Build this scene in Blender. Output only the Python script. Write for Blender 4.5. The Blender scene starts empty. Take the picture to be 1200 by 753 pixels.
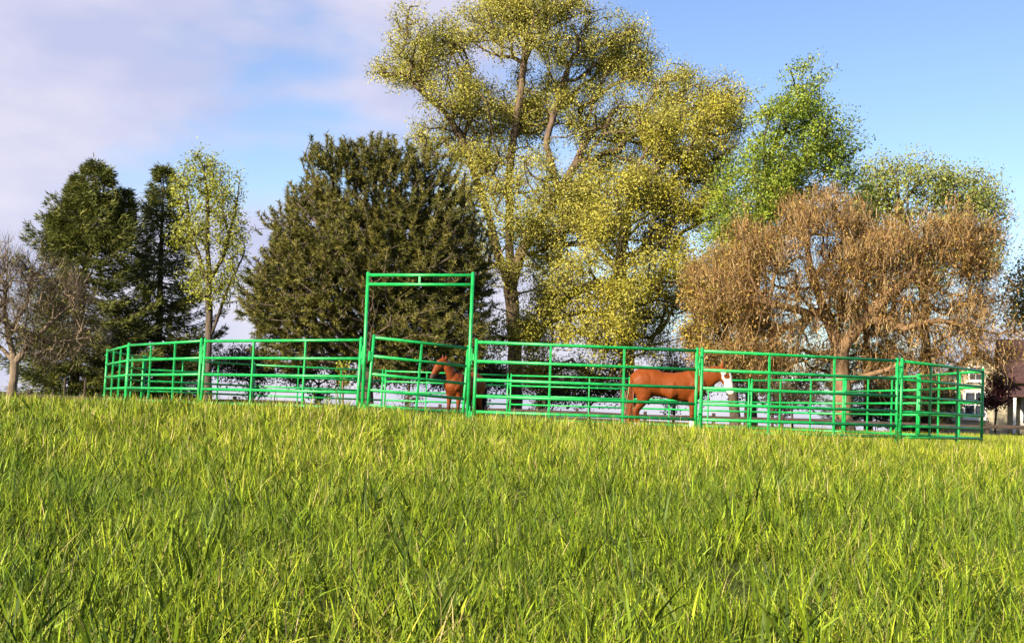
import bpy, bmesh, math, random
import numpy as np
from mathutils import Vector, Matrix

# ------------------------------------------------------------------ camera, sky, sun, exposure
sc = bpy.context.scene
COL = sc.collection
R = math.radians
F_PX, ROLL, PITCH = 1518.0, 0.04534, 0.0711      # focal length in 1200-px pixels, camera roll and pitch
cam_d = bpy.data.cameras.new('camera')
cam_d.sensor_width = 36.0
cam_d.lens = 36.0 * F_PX / 1200.0
cam_d.clip_start = 0.05
cam_d.clip_end = 6000.0
cam = bpy.data.objects.new('camera', cam_d)
COL.objects.link(cam)
EYE = 0.80
cam.location = (0, 0, EYE)
_rt = Vector((1, 0, 0)); _fw = Vector((0, math.cos(PITCH), math.sin(PITCH))); _up = _rt.cross(_fw)
_r2 = _rt * math.cos(ROLL) + _up * math.sin(ROLL)
_u2 = -_rt * math.sin(ROLL) + _up * math.cos(ROLL)
cam.rotation_euler = Matrix((( _r2.x, _u2.x, -_fw.x), (_r2.y, _u2.y, -_fw.y), (_r2.z, _u2.z, -_fw.z))).to_euler()
sc.camera = cam

SUN_EL, SUN_AZ = R(24), R(222)                  # azimuth clockwise from +Y: behind the camera, to its left
to_sun = Vector((math.sin(SUN_AZ) * math.cos(SUN_EL), math.cos(SUN_AZ) * math.cos(SUN_EL), math.sin(SUN_EL)))
world = bpy.data.worlds.new('World'); sc.world = world; world.use_nodes = True
nt = world.node_tree; nt.nodes.clear()
def wn(t, **k):
    n = nt.nodes.new(t)
    for a, b in k.items(): setattr(n, a, b)
    return n
def wl(a, b): nt.links.new(a, b)
w_out = wn('ShaderNodeOutputWorld'); w_bg = wn('ShaderNodeBackground')
w_sky = wn('ShaderNodeTexSky', sky_type='NISHITA', sun_disc=False, sun_elevation=SUN_EL, sun_rotation=SUN_AZ,
           altitude=100.0, air_density=1.0, dust_density=0.1, ozone_density=2.0)
w_bg.inputs['Strength'].default_value = 0.072
w_geo = wn('ShaderNodeNewGeometry')
w_sep = wn('ShaderNodeSeparateXYZ'); w_tc = wn('ShaderNodeTexCoord')
wl(w_tc.outputs['Generated'], w_sep.inputs[0])
def wm(op, a, b=None, c=None, clamp=False):
    n = wn('ShaderNodeMath', operation=op, use_clamp=clamp)
    for i, v in enumerate((a, b, c)):
        if v is None: continue
        if isinstance(v, (int, float)): n.inputs[i].default_value = v
        else: wl(v, n.inputs[i])
    return n.outputs[0]
az = wm('ARCTAN2', w_sep.outputs['X'], w_sep.outputs['Y'])
w_map = wn('ShaderNodeMapping'); w_map.inputs['Scale'].default_value = (1.0, 1.0, 2.4); w_map.inputs['Location'].default_value = (3.7, 1.2, 0.4)
wl(w_tc.outputs['Generated'], w_map.inputs['Vector'])
w_n = wn('ShaderNodeTexNoise'); w_n.inputs['Scale'].default_value = 3.2; w_n.inputs['Detail'].default_value = 5.0; w_n.inputs['Roughness'].default_value = 0.48
wl(w_map.outputs[0], w_n.inputs['Vector'])
# a cloud bank that fills the sky to the left of the oak and thins out towards the right
bank = wm('ADD', wm('MULTIPLY', az, -5.0), 0.62)
bank = wm('MINIMUM', wm('MAXIMUM', bank, -0.6), 1.25)
low = wm('MULTIPLY', wm('MAXIMUM', wm('SUBTRACT', 0.16, w_sep.outputs['Z']), 0.0), 5.0)
cl = wm('ADD', wm('ADD', wm('MULTIPLY', wm('SUBTRACT', w_n.outputs['Fac'], 0.5), 4.6), wm('MULTIPLY', bank, 0.62)), low)
w_mr = wn('ShaderNodeMapRange', interpolation_type='SMOOTHERSTEP'); w_mr.inputs['From Min'].default_value = 0.0; w_mr.inputs['From Max'].default_value = 0.85
w_mr.inputs['To Max'].default_value = 0.92
wl(cl, w_mr.inputs['Value'])
w_hs = wn('ShaderNodeHueSaturation'); w_hs.inputs['Hue'].default_value = 0.514; w_hs.inputs['Saturation'].default_value = 1.08; w_hs.inputs['Value'].default_value = 1.06
wl(w_sky.outputs[0], w_hs.inputs['Color'])
w_mix = wn('ShaderNodeMix', data_type='RGBA')
wl(w_mr.outputs[0], w_mix.inputs['Factor']); wl(w_hs.outputs[0], w_mix.inputs['A'])
w_n2 = wn('ShaderNodeTexNoise'); w_n2.inputs['Scale'].default_value = 6.5; w_n2.inputs['Detail'].default_value = 6.0; w_n2.inputs['Roughness'].default_value = 0.5
wl(w_map.outputs[0], w_n2.inputs['Vector'])
w_cr = wn('ShaderNodeValToRGB'); w_cr.color_ramp.elements[0].position = 0.36; w_cr.color_ramp.elements[1].position = 0.66
w_cr.color_ramp.elements[0].color = (3.15, 3.3, 4.65, 1); w_cr.color_ramp.elements[1].color = (4.6, 4.35, 5.05, 1)
wl(w_n2.outputs['Fac'], w_cr.inputs['Fac']); wl(w_cr.outputs['Color'], w_mix.inputs['B'])
wl(w_mix.outputs['Result'], w_bg.inputs['Color']); wl(w_bg.outputs[0], w_out.inputs[0])

sun_d = bpy.data.lights.new('sun', 'SUN'); sun_d.energy = 5.0; sun_d.angle = R(0.5); sun_d.color = (1.0, 0.89, 0.69)
sun = bpy.data.objects.new('sun', sun_d); COL.objects.link(sun)
sun.rotation_euler = (-to_sun).to_track_quat('-Z', 'Y').to_euler(); sun.location = (-20, -20, 30)

sc.view_settings.view_transform = 'Standard'; sc.view_settings.look = 'None'
sc.view_settings.gamma = 1.0; sc.view_settings.use_curve_mapping = False
sc.view_settings.exposure = 1.36
sc.cycles.max_bounces = 3; sc.cycles.diffuse_bounces = 2; sc.cycles.glossy_bounces = 2; sc.cycles.transmission_bounces = 3
sc.cycles.use_light_tree = False; sc.cycles.adaptive_threshold = 0.02

# ------------------------------------------------------------------ helpers
def zg(x, y):
    """ground height: a gentle rise up to the pen, nearly level beyond, a little higher to the right"""
    x = np.asarray(x, float); y = np.asarray(y, float)
    t = np.clip((y - 1.0) / 17.0, 0, 1); t = t * t * (3 - 2 * t) * 0.6 + t * 0.4
    z = -0.02 + 0.46 * t + 0.0123 * np.clip(x, -40, 40) * np.clip(y / 14.0, 0, 1)
    z = z + 0.025 * np.sin(x * 0.7 + 1.3) * np.cos(y * 0.55) + 0.012 * np.sin(x * 2.1 + y * 1.7)
    z = z + 0.19 * np.exp(-((x + 5.5) / 7.0) ** 2 - ((y - 17.5) / 4.0) ** 2) - 0.05 * np.exp(-((x - 9.0) / 3.5) ** 2 - ((y - 22.0) / 6.0) ** 2)
    z = z - 0.010 * np.clip(y - 55, 0, 200)
    return z
def at(px, py, y):
    """the point at distance y along +Y seen at photograph pixel (px, py); used to take positions off the photograph"""
    u = (px - 600) / F_PX; v = (376.5 - py) / F_PX
    a = u * math.cos(ROLL) - v * math.sin(ROLL); b = u * math.sin(ROLL) + v * math.cos(ROLL)
    dy = math.cos(PITCH) - b * math.sin(PITCH); dz = math.sin(PITCH) + b * math.cos(PITCH)
    return np.array((a * y / dy, y, EYE + dz * y / dy))
def tag(o, label=None, cat=None, group=None, kind=None):
    if label: o['label'] = label
    if cat: o['category'] = cat
    if group: o['group'] = group
    if kind: o['kind'] = kind
    return o
def empty(name, loc=(0, 0, 0), rz=0.0):
    o = bpy.data.objects.new(name, None); COL.objects.link(o)
    o.location = [float(c) for c in loc]; o.rotation_euler = (0, 0, rz); o.empty_display_size = 0.2
    return o
def link(name, me, mat=None, parent=None, loc=(0, 0, 0)):
    if mat is not None and not me.materials: me.materials.append(mat)
    o = bpy.data.objects.new(name, me); COL.objects.link(o)
    if parent is not None: o.parent = parent
    o.location = [float(c) for c in loc]
    return o
def npmesh(name, V, faces, cols=None, smooth=False):
    """V (n,3); faces: list of int arrays (k, 3 or 4); cols (n,3) point colours"""
    me = bpy.data.meshes.new(name)
    V = np.ascontiguousarray(V, np.float32)
    faces = [np.asarray(f, np.int32) for f in faces if len(f)]
    me.vertices.add(len(V)); me.vertices.foreach_set('co', V.ravel())
    loops = np.concatenate([f.ravel() for f in faces]); tot = np.concatenate([np.full(len(f), f.shape[1], np.int32) for f in faces])
    start = np.concatenate([[0], np.cumsum(tot)[:-1]]).astype(np.int32)
    me.loops.add(len(loops)); me.loops.foreach_set('vertex_index', loops)
    me.polygons.add(len(tot)); me.polygons.foreach_set('loop_start', start); me.polygons.foreach_set('loop_total', tot)
    if smooth: me.polygons.foreach_set('use_smooth', np.ones(len(tot), bool))
    if cols is not None:
        a = me.color_attributes.new('Col', 'FLOAT_COLOR', 'POINT')
        a.data.foreach_set('color', np.concatenate([cols, np.ones((len(cols), 1))], 1).astype(np.float32).ravel())
    me.update(calc_edges=True)
    return me
def norm(v): return v / np.maximum(np.linalg.norm(v, axis=-1, keepdims=True), 1e-9)
def frames(d):
    d = norm(d); ref = np.where(np.abs(d[:, 2:3]) > 0.9, np.array([[1.0, 0.2, 0]]), np.array([[0.1, 0.2, 1.0]]))
    a = norm(np.cross(d, ref)); b = np.cross(d, a)
    return a, b
def tubes(P, Q, r0, r1, k=5):
    """frustums from P to Q"""
    a, b = frames(Q - P); n = len(P)
    th = np.arange(k) / k * 2 * np.pi
    ring = a[:, None] * np.cos(th)[None, :, None] + b[:, None] * np.sin(th)[None, :, None]
    V = np.concatenate([P[:, None] + ring * r0[:, None, None], Q[:, None] + ring * r1[:, None, None]], 1).reshape(-1, 3)
    i = np.arange(k); j = (i + 1) % k
    f = np.stack([i, i + k, j + k, j], 1)[None] + (np.arange(n) * 2 * k)[:, None, None]
    return V, f.reshape(-1, 4)
class MB:
    """collects simple solids for one mesh object"""
    def __init__(self): self.bm = bmesh.new()
    def box(self, c, s, rot=None):
        m = Matrix.Translation(c) @ (rot.to_4x4() if rot is not None else Matrix.Identity(4)) @ Matrix.Diagonal((*s, 1))
        bmesh.ops.create_cube(self.bm, size=1.0, matrix=m); return self
    def tube(self, p, q, r, r2=None, seg=10):
        p = Vector(p); q = Vector(q); d = q - p
        m = Matrix.Translation((p + q) / 2) @ d.to_track_quat('Z', 'Y').to_matrix().to_4x4()
        bmesh.ops.create_cone(self.bm, cap_ends=True, segments=seg, radius1=r, radius2=r if r2 is None else r2, depth=d.length, matrix=m); return self
    def poly(self, pts):
        self.bm.faces.new([self.bm.verts.new(p) for p in pts]); return self
    def prism(self, pts, off):
        off = Vector(off); a = [self.bm.verts.new(p) for p in pts]; b = [self.bm.verts.new(Vector(p) + off) for p in pts]
        n = len(a); self.bm.faces.new(a); self.bm.faces.new(b[::-1])
        for i in range(n): self.bm.faces.new((a[i], b[i], b[(i + 1) % n], a[(i + 1) % n]))
        bmesh.ops.recalc_face_normals(self.bm, faces=self.bm.faces); return self
    def mesh(self, name, bevel=0.0, smooth=False):
        if bevel: bmesh.ops.bevel(self.bm, geom=self.bm.edges[:], offset=bevel, segments=2, affect='EDGES', profile=0.5)
        me = bpy.data.meshes.new(name)
        if smooth:
            for f in self.bm.faces: f.smooth = len(f.verts) == 4
        self.bm.to_mesh(me); self.bm.free(); return me
    def build(self, name, mat, parent=None, loc=(0, 0, 0), **k): return link(name, self.mesh(name, **k), mat, parent, loc)

# ------------------------------------------------------------------ materials
def new_mat(name):
    m = bpy.data.materials.new(name); m.use_nodes = True; m.node_tree.nodes.clear()
    t = m.node_tree; out = t.nodes.new('ShaderNodeOutputMaterial'); return m, t, out
def noise_mat(name, c1, c2, scale=6.0, rough=0.7, bump=0.0, stretch=(1, 1, 1), detail=5.0, spec=0.3, c3=None, metal=0.0):
    m, t, out = new_mat(name); N = t.nodes.new
    tc = N('ShaderNodeTexCoord'); mp = N('ShaderNodeMapping'); mp.inputs['Scale'].default_value = stretch
    nz = N('ShaderNodeTexNoise'); nz.inputs['Scale'].default_value = scale; nz.inputs['Detail'].default_value = detail
    cr = N('ShaderNodeValToRGB'); cr.color_ramp.elements[0].position = 0.32; cr.color_ramp.elements[1].position = 0.68
    cr.color_ramp.elements[0].color = (*c1, 1); cr.color_ramp.elements[1].color = (*c2, 1)
    if c3: e = cr.color_ramp.elements.new(0.5); e.color = (*c3, 1)
    p = N('ShaderNodeBsdfPrincipled'); p.inputs['Roughness'].default_value = rough; p.inputs['Specular IOR Level'].default_value = spec; p.inputs['Metallic'].default_value = metal
    t.links.new(tc.outputs['Object'], mp.inputs['Vector']); t.links.new(mp.outputs[0], nz.inputs['Vector'])
    t.links.new(nz.outputs['Fac'], cr.inputs['Fac']); t.links.new(cr.outputs['Color'], p.inputs['Base Color'])
    if bump:
        b = N('ShaderNodeBump'); b.inputs['Strength'].default_value = bump; b.inputs['Distance'].default_value = 0.10
        t.links.new(nz.outputs['Fac'], b.inputs['Height']); t.links.new(b.outputs[0], p.inputs['Normal'])
    t.links.new(p.outputs[0], out.inputs[0]); return m
def leaf_mat(name, trans=0.35, rough=0.5, gloss=0.25, tint=(1.0, 1.0, 0.6), tufts=False):
    """foliage: the leaf's own colour from its attribute, part of the light passing through"""
    m, t, out = new_mat(name); N = t.nodes.new
    at_ = N('ShaderNodeVertexColor'); at_.layer_name = 'Col'
    p = N('ShaderNodeBsdfPrincipled'); p.inputs['Roughness'].default_value = rough; p.inputs['Specular IOR Level'].default_value = gloss
    tr = N('ShaderNodeBsdfTranslucent'); mul = N('ShaderNodeMix'); mul.data_type = 'RGBA'; mul.blend_type = 'MULTIPLY'; mul.inputs['Factor'].default_value = 1.0
    mul.inputs['B'].default_value = (*tint, 1); mx = N('ShaderNodeMixShader'); mx.inputs[0].default_value = trans
    L = t.links.new; src = at_.outputs['Color']
    if tufts:
        ti = N('ShaderNodeAttribute'); ti.attribute_type = 'INSTANCER'; ti.attribute_name = 'tuft_tint'; vm = N('ShaderNodeVectorMath'); vm.operation = 'MULTIPLY'
        L(src, vm.inputs[0]); L(ti.outputs['Vector'], vm.inputs[1]); src = vm.outputs[0]
    L(src, p.inputs['Base Color']); L(src, mul.inputs['A']); L(mul.outputs['Result'], tr.inputs['Color'])
    L(p.outputs[0], mx.inputs[1]); L(tr.outputs[0], mx.inputs[2]); L(mx.outputs[0], out.inputs[0]); return m
M_leaf = leaf_mat('leaf', 0.26)
M_needle = leaf_mat('needle', 0.15, 0.55, 0.2)
M_blade = leaf_mat('grass_blade', 0.14, 0.50, 0.12, (1.0, 1.0, 0.45), True)
M_twig = leaf_mat('twig', 0.05, 0.8, 0.1)
M_bark_oak = noise_mat('bark_oak', (0.040, 0.027, 0.018), (0.17, 0.115, 0.075), 5, 0.9, 0.8, (1, 1, 0.25), 8)
M_bark_dark = noise_mat('bark_dark', (0.035, 0.027, 0.021), (0.12, 0.088, 0.062), 6, 0.9, 0.8, (1, 1, 0.3), 8)
M_bark_brown = noise_mat('bark_brown', (0.08, 0.046, 0.024), (0.27, 0.165, 0.085), 5, 0.9, 0.8, (1, 1, 0.35), 8)
M_bark_grey = noise_mat('bark_grey', (0.09, 0.065, 0.045), (0.27, 0.20, 0.14), 6, 0.9, 0.6, (1, 1, 0.3), 8)
M_green = noise_mat('green_enamel', (0.003, 0.215, 0.042), (0.010, 0.365, 0.080), 7.0, 0.42, 0.0, (1, 1, 1), 6, 0.5)
M_steel = noise_mat('pin_steel', (0.02, 0.34, 0.09), (0.03, 0.42, 0.13), 20, 0.4, 0.0, metal=0.0)
M_wood = noise_mat('weathered_wood', (0.030, 0.021, 0.016), (0.085, 0.060, 0.045), 4, 0.9, 0.5, (0.4, 6, 6), 8)

# ------------------------------------------------------------------ ground
def make_ground():
    xs = np.unique(np.concatenate([np.linspace(-60, 60, 121), np.linspace(-3000, 3000, 41)]))
    ys = np.unique(np.concatenate([np.linspace(-10, 80, 121), np.linspace(-600, -10, 7), np.linspace(80, 5000, 40)]))
    X, Y = np.meshgrid(xs, ys); V = np.stack([X, Y, zg(X, Y)], 2).reshape(-1, 3)
    nx = len(xs); i, j = np.meshgrid(np.arange(nx - 1), np.arange(len(ys) - 1)); a = (j * nx + i).ravel()
    me = npmesh('ground', V, [np.stack([a, a + 1, a + 1 + nx, a + nx], 1)], smooth=True)
    m, t, out = new_mat('field_soil_and_thatch'); N = t.nodes.new; L = t.links.new
    tc = N('ShaderNodeTexCoord'); n1 = N('ShaderNodeTexNoise'); n1.inputs['Scale'].default_value = 30; n1.inputs['Detail'].default_value = 8
    n2 = N('ShaderNodeTexNoise'); n2.inputs['Scale'].default_value = 0.35; n2.inputs['Detail'].default_value = 4
    c1 = N('ShaderNodeValToRGB'); e = c1.color_ramp.elements; e[0].position = 0.3; e[0].color = (0.028, 0.036, 0.010, 1); e[1].position = 0.7; e[1].color = (0.085, 0.105, 0.022, 1)
    c2 = N('ShaderNodeValToRGB'); e = c2.color_ramp.elements; e[0].color = (0.8, 0.95, 0.8, 1); e[1].color = (1.25, 1.1, 0.9, 1)
    mx = N('ShaderNodeMix'); mx.data_type = 'RGBA'; mx.blend_type = 'MULTIPLY'; mx.inputs['Factor'].default_value = 1
    p = N('ShaderNodeBsdfPrincipled'); p.inputs['Roughness'].default_value = 0.95; p.inputs['Specular IOR Level'].default_value = 0.1
    b = N('ShaderNodeBump'); b.inputs['Distance'].default_value = 0.05
    L(tc.outputs['Object'], n1.inputs['Vector']); L(tc.outputs['Object'], n2.inputs['Vector']); L(n1.outputs['Fac'], c1.inputs['Fac']); L(n2.outputs['Fac'], c2.inputs['Fac'])
    L(c1.outputs['Color'], mx.inputs['A']); L(c2.outputs['Color'], mx.inputs['B']); L(mx.outputs['Result'], p.inputs['Base Color'])
    L(n1.outputs['Fac'], b.inputs['Height']); L(b.outputs[0], p.inputs['Normal']); L(p.outputs[0], out.inputs[0])
    return tag(link('ground', me, m), 'gently rising pasture ground under the long grass', kind='structure')
make_ground()

# ------------------------------------------------------------------ grass
def blades(rng, n, rad, hmin, hmax, wmin, wmax, lean, cols, seg=4, bias=(0.0, 0.0), stem=0.0):
    """one tuft of n curved tapering blades"""
    k = seg + 1
    base = rng.normal(0, rad * 0.55, (n, 2)); h = rng.uniform(hmin, hmax, n); w = rng.uniform(wmin, wmax, n) * 1.32
    az_ = rng.uniform(0, 2 * np.pi, n); ln = np.abs(rng.normal(0, lean, n)) + 0.04
    dirv = np.stack([np.cos(az_) * ln + bias[0], np.sin(az_) * ln + bias[1]], 1)
    face = rng.uniform(0, 2 * np.pi, n); side = np.stack([np.cos(face), np.sin(face), rng.normal(0, 0.25, n)], 1)
    bend = rng.uniform(0.95, 2.0, n)
    t = np.linspace(0, 1, k)
    cx = base[:, None, 0] + dirv[:, None, 0] * h[:, None] * t[None] ** bend[:, None] * 1.0
    cy = base[:, None, 1] + dirv[:, None, 1] * h[:, None] * t[None] ** bend[:, None] * 1.0
    l2 = np.linalg.norm(dirv, axis=1)
    cz = h[:, None] * (t[None] - 0.35 * np.minimum(l2, 1.3)[:, None] * t[None] ** 2)
    C = np.stack([cx, cy, cz], 2)
    wt = np.where(t < 0.45, 0.75 + 0.25 * t / 0.45, 1 - ((t - 0.45) / 0.55) ** 1.5)[None] * w[:, None] * 0.5
    Lf = C + side[:, None] * wt[..., None]; Rt = C - side[:, None] * wt[..., None]
    V = np.concatenate([Lf[:, :-1], Rt[:, :-1], C[:, -1:]], 1)     # seg + seg + 1
    m = 2 * seg + 1; fq = []
    for i in range(seg - 1): fq.append((i, i + 1, seg + i + 1, seg + i))
    fq = np.array(fq)[None] + (np.arange(n) * m)[:, None, None]
    ft = np.array([[seg - 1, 2 * seg, 2 * seg - 1]])[None] + (np.arange(n) * m)[:, None, None]
    ci = rng.integers(0, len(cols), n); c = np.array(cols)[ci] * rng.uniform(0.75, 1.25, (n, 1))
    tt = np.concatenate([t[:-1], t[:-1], [1.0]])
    # pale sheath at the foot, a little yellower at the tip: the blade's own colouring
    cc = c[:, None] * (1 + np.array([0.08, 0.03, 0.0])[None, None] * (tt ** 2)[None, :, None])
    return V.reshape(-1, 3), fq.reshape(-1, 4), ft.reshape(-1, 3), cc.reshape(-1, 3)
def join(parts):
    V, Q, T, C = [], [], [], []; o = 0
    for v, q, t, c in parts:
        V.append(v); Q.append(q + o); T.append(t + o); C.append(c); o += len(v)
    return np.concatenate(V), np.concatenate(Q), np.concatenate(T), np.concatenate(C)
G_FRESH = [(0.190, 0.270, 0.014), (0.250, 0.330, 0.020), (0.130, 0.200, 0.011), (0.29, 0.355, 0.030), (0.095, 0.155, 0.010)]
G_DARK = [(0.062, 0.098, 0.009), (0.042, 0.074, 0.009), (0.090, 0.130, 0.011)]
G_DRY = [(0.36, 0.30, 0.12), (0.42, 0.36, 0.17), (0.30, 0.24, 0.09)]
G_YEL = [(0.28, 0.31, 0.03), (0.31, 0.32, 0.045)]
def tuft_collection():
    c = bpy.data.collections.new('grass_tufts'); rng = np.random.default_rng(5)
    kinds = []
    for v in range(6):        # 0-5 mixed pasture tufts
        parts = [blades(rng, 20, 0.11, 0.10, 0.25, 0.0030, 0.0062, 0.55, G_FRESH, 4),
                 blades(rng, 22, 0.13, 0.04, 0.15, 0.0030, 0.0060, 0.95, G_DARK + G_FRESH[2:3] + G_FRESH[4:], 3),  # short layer coloured darker: paints the shade down between the taller blades
                 blades(rng, 6, 0.10, 0.14, 0.32, 0.0045, 0.0080, 0.6, G_DARK, 5),
                 blades(rng, 3, 0.10, 0.10, 0.28, 0.0016, 0.0028, 0.7, G_DRY + G_YEL, 4)]
        kinds.append(parts)
    for v in range(3):        # 6-8 broad dark blades, tall
        kinds.append([blades(rng, 8, 0.06, 0.22, 0.40, 0.0070, 0.0115, 0.55, G_DARK + G_FRESH[:3], 6),
                      blades(rng, 12, 0.09, 0.06, 0.2, 0.003, 0.006, 0.8, G_FRESH, 4)])
    for v in range(2):        # 9-10 yellow-green, matted
        kinds.append([blades(rng, 34, 0.11, 0.07, 0.22, 0.0028, 0.0050, 1.0, G_YEL + G_FRESH, 4),
                      blades(rng, 6, 0.10, 0.10, 0.25, 0.002, 0.003, 0.9, G_DRY, 4)])
    for v in range(4):        # 11-14 tufts for the far turf
        kinds.append([blades(rng, 32, 0.17, 0.09, 0.30, 0.0055, 0.010, 0.55, G_FRESH + G_YEL, 3), blades(rng, 12, 0.17, 0.08, 0.26, 0.006, 0.010, 0.5, G_DARK, 3),
                      blades(rng, 4, 0.17, 0.2, 0.34, 0.005, 0.008, 0.4, G_DRY + G_DARK, 3)])
    for v in range(2):        # 15-16 seed stems
        kinds.append([blades(rng, 4, 0.05, 0.24, 0.40, 0.0022, 0.0032, 0.25, G_YEL + G_DRY, 5),
                      blades(rng, 10, 0.06, 0.06, 0.2, 0.003, 0.005, 0.8, G_FRESH, 4)])
    for i, parts in enumerate(kinds):
        V, Q, T, C = join(parts)
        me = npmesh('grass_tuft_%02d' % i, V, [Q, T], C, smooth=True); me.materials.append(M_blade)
        c.objects.link(bpy.data.objects.new('grass_tuft_%02d' % i, me))
    return c
def scatter():
    rng = np.random.default_rng(11); P, S, I, A, TI = [], [], [], [], []
    def band(y0, y1, dens, far, margin):
        n = int(dens * (y1 - y0) * (0.86 * (y0 + y1) / 2 + 2 * margin))
        y = rng.uniform(y0, y1, n * 2); hw = 0.43 * y + margin; keep = rng.uniform(0, 0.43 * y1 + margin, n * 2) < hw
        y = y[keep][:n]; x = rng.uniform(-1, 1, len(y)) * (0.43 * y + margin)
        patch = np.sin(x * 1.3 + 2 * np.sin(y * 0.9)) * np.sin(y * 1.1 + 1.5 * np.sin(x * 0.8 + 1)) + 0.5 * np.sin(x * 3.1 + y * 2.3)
        u = rng.uniform(0, 1, len(y))
        if far: idx = rng.integers(11, 15, len(y))
        else:
            idx = np.where(rng.uniform(8, 17, len(y)) < y, rng.integers(11, 15, len(y)), rng.integers(0, 6, len(y)))
            idx = np.where(u < 0.09 + 0.10 * (patch < -0.3), rng.integers(6, 9, len(y)), idx)
            idx = np.where(u > 0.90 - 0.10 * (patch > 0.4), rng.integers(9, 11, len(y)), idx)
            idx = np.where((u > 0.45) & (u < 0.475), rng.integers(15, 17, len(y)), idx)
        fine = np.sin(x * 7.3 + 2 * np.sin(y * 4.1)) * np.sin(y * 6.1 + 1.7 * np.sin(x * 5.3))
        s = (0.87 + 0.20 * patch * 0.6 + 0.10 * fine) * rng.uniform(0.72, 1.22, len(y))
        s = s * (0.88 + 0.30 * np.exp(-((x + 2.0) / 6.5) ** 2 - ((y - 18.5) / 3.5) ** 2) - 0.28 * np.exp(-((x - 8.0) / 4.0) ** 2 - ((y - 22.0) / 5.0) ** 2))
        P.append(np.stack([x, y, zg(x, y) - 0.01], 1)); S.append(s); I.append(idx)
        A.append(np.stack([rng.normal(0, 0.14, len(y)), rng.normal(0.0, 0.14, len(y)), rng.uniform(-np.pi, np.pi, len(y))], 1))
        warm = np.sin(x * 0.55 + 1.2 * np.sin(y * 0.33)) * np.sin(y * 0.42 + np.sin(x * 0.4)) * 0.5 + 0.3 * patch + rng.normal(0, 0.40, len(y)) + 0.35 * np.clip((y - 7) / 8, -0.5, 1); warm = np.clip(warm, -1, 1)[:, None]
        TI.append(np.where(warm > 0, 1 + warm * np.array([0.15, 0.06, 0.1]), 1 + warm * np.array([0.34, 0.24, 0.10])))
    band(0.7, 6, 84, False, 1.4); band(6, 12, 60, False, 1.6); band(12, 21, 34, False, 2.0)
    band(21, 34, 20, True, 3.0); band(34, 50, 10, True, 4.0)
    return [np.concatenate(q) for q in (P, S, I, A, TI)]
def make_grass():
    P, S, I, A, TI = scatter(); col = tuft_collection()
    me = bpy.data.meshes.new('grass'); me.vertices.add(len(P)); me.vertices.foreach_set('co', P.astype(np.float32).ravel())
    a = me.attributes.new('tuft_scale', 'FLOAT', 'POINT'); a.data.foreach_set('value', S.astype(np.float32))
    a = me.attributes.new('tuft_kind', 'INT', 'POINT'); a.data.foreach_set('value', I.astype(np.int32))
    a = me.attributes.new('tuft_turn', 'FLOAT_VECTOR', 'POINT'); a.data.foreach_set('vector', A.astype(np.float32).ravel())
    a = me.attributes.new('tuft_tint', 'FLOAT_VECTOR', 'POINT'); a.data.foreach_set('vector', TI.astype(np.float32).ravel())
    me.materials.append(M_blade)
    o = link('grass', me)
    g = bpy.data.node_groups.new('grass_scatter', 'GeometryNodeTree')
    g.interface.new_socket('Geometry', in_out='INPUT', socket_type='NodeSocketGeometry'); g.interface.new_socket('Geometry', in_out='OUTPUT', socket_type='NodeSocketGeometry')
    N = g.nodes.new; L = g.links.new
    gi, go = N('NodeGroupInput'), N('NodeGroupOutput')
    ci = N('GeometryNodeCollectionInfo'); ci.inputs['Collection'].default_value = col; ci.inputs['Separate Children'].default_value = True; ci.inputs['Reset Children'].default_value = True
    ip = N('GeometryNodeInstanceOnPoints'); ip.inputs['Pick Instance'].default_value = True
    def attr(nm, ty):
        n = N('GeometryNodeInputNamedAttribute'); n.data_type = ty; n.inputs['Name'].default_value = nm; return n.outputs['Attribute']
    e2r = N('FunctionNodeEulerToRotation')
    L(attr('tuft_turn', 'FLOAT_VECTOR'), e2r.inputs[0]); L(e2r.outputs[0], ip.inputs['Rotation'])
    L(attr('tuft_scale', 'FLOAT'), ip.inputs['Scale']); L(attr('tuft_kind', 'INT'), ip.inputs['Instance Index'])
    L(gi.outputs[0], ip.inputs['Points']); L(ci.outputs[0], ip.inputs['Instance']); L(ip.outputs[0], go.inputs[0])
    md = o.modifiers.new('scatter', 'NODES'); md.node_group = g
    return tag(o, 'long sunlit yellow-green pasture grass filling the foreground', 'grass', kind='stuff')
make_grass()

# ------------------------------------------------------------------ trees
def sample_blobs(rng, blobs, n, d, depth, shell=0.55, clump=1):
    """points in a union of ellipsoids whose outlines were measured on the photograph at distance d"""
    s = F_PX / d; out = []
    vol = np.array([b[2] * b[3] * (b[5] if len(b) > 5 else 1.0) for b in blobs], float); cnt = np.maximum((vol / vol.sum() * n).astype(int), 3)
    for b, c in zip(blobs, cnt):
        dy = b[4] if len(b) > 4 else 0.0
        K = max(1, clump); c = max(3, c // K)
        q = norm(rng.normal(0, 1, (c, 3))) * (rng.uniform(shell ** 3, 1, (c, 1)) ** (1 / 3)); q *= np.where(rng.uniform(0, 1, (c, 1)) < 0.3, rng.uniform(0.3, 1, (c, 1)), 1)
        o = at(b[0], b[1], d + dy); rx, ry = b[2] / s, b[3] / s; rd = min(depth, 0.5 * (rx + ry) * 1.1)
        q = q * rng.uniform(0.72, 1.14, (c, 1))
        if K > 1: q = np.repeat(q, K, 0); jit = rng.normal(0, 0.40, (len(q), 3)) * np.array([1, 1, 0.75])
        else: jit = 0
        out.append(o + q * np.array([rx, rd, ry]) + jit + np.array([0, rng.uniform(-0.6, 0.6) * max(depth - rd, 0), 0]))
    return np.concatenate(out)
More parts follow.
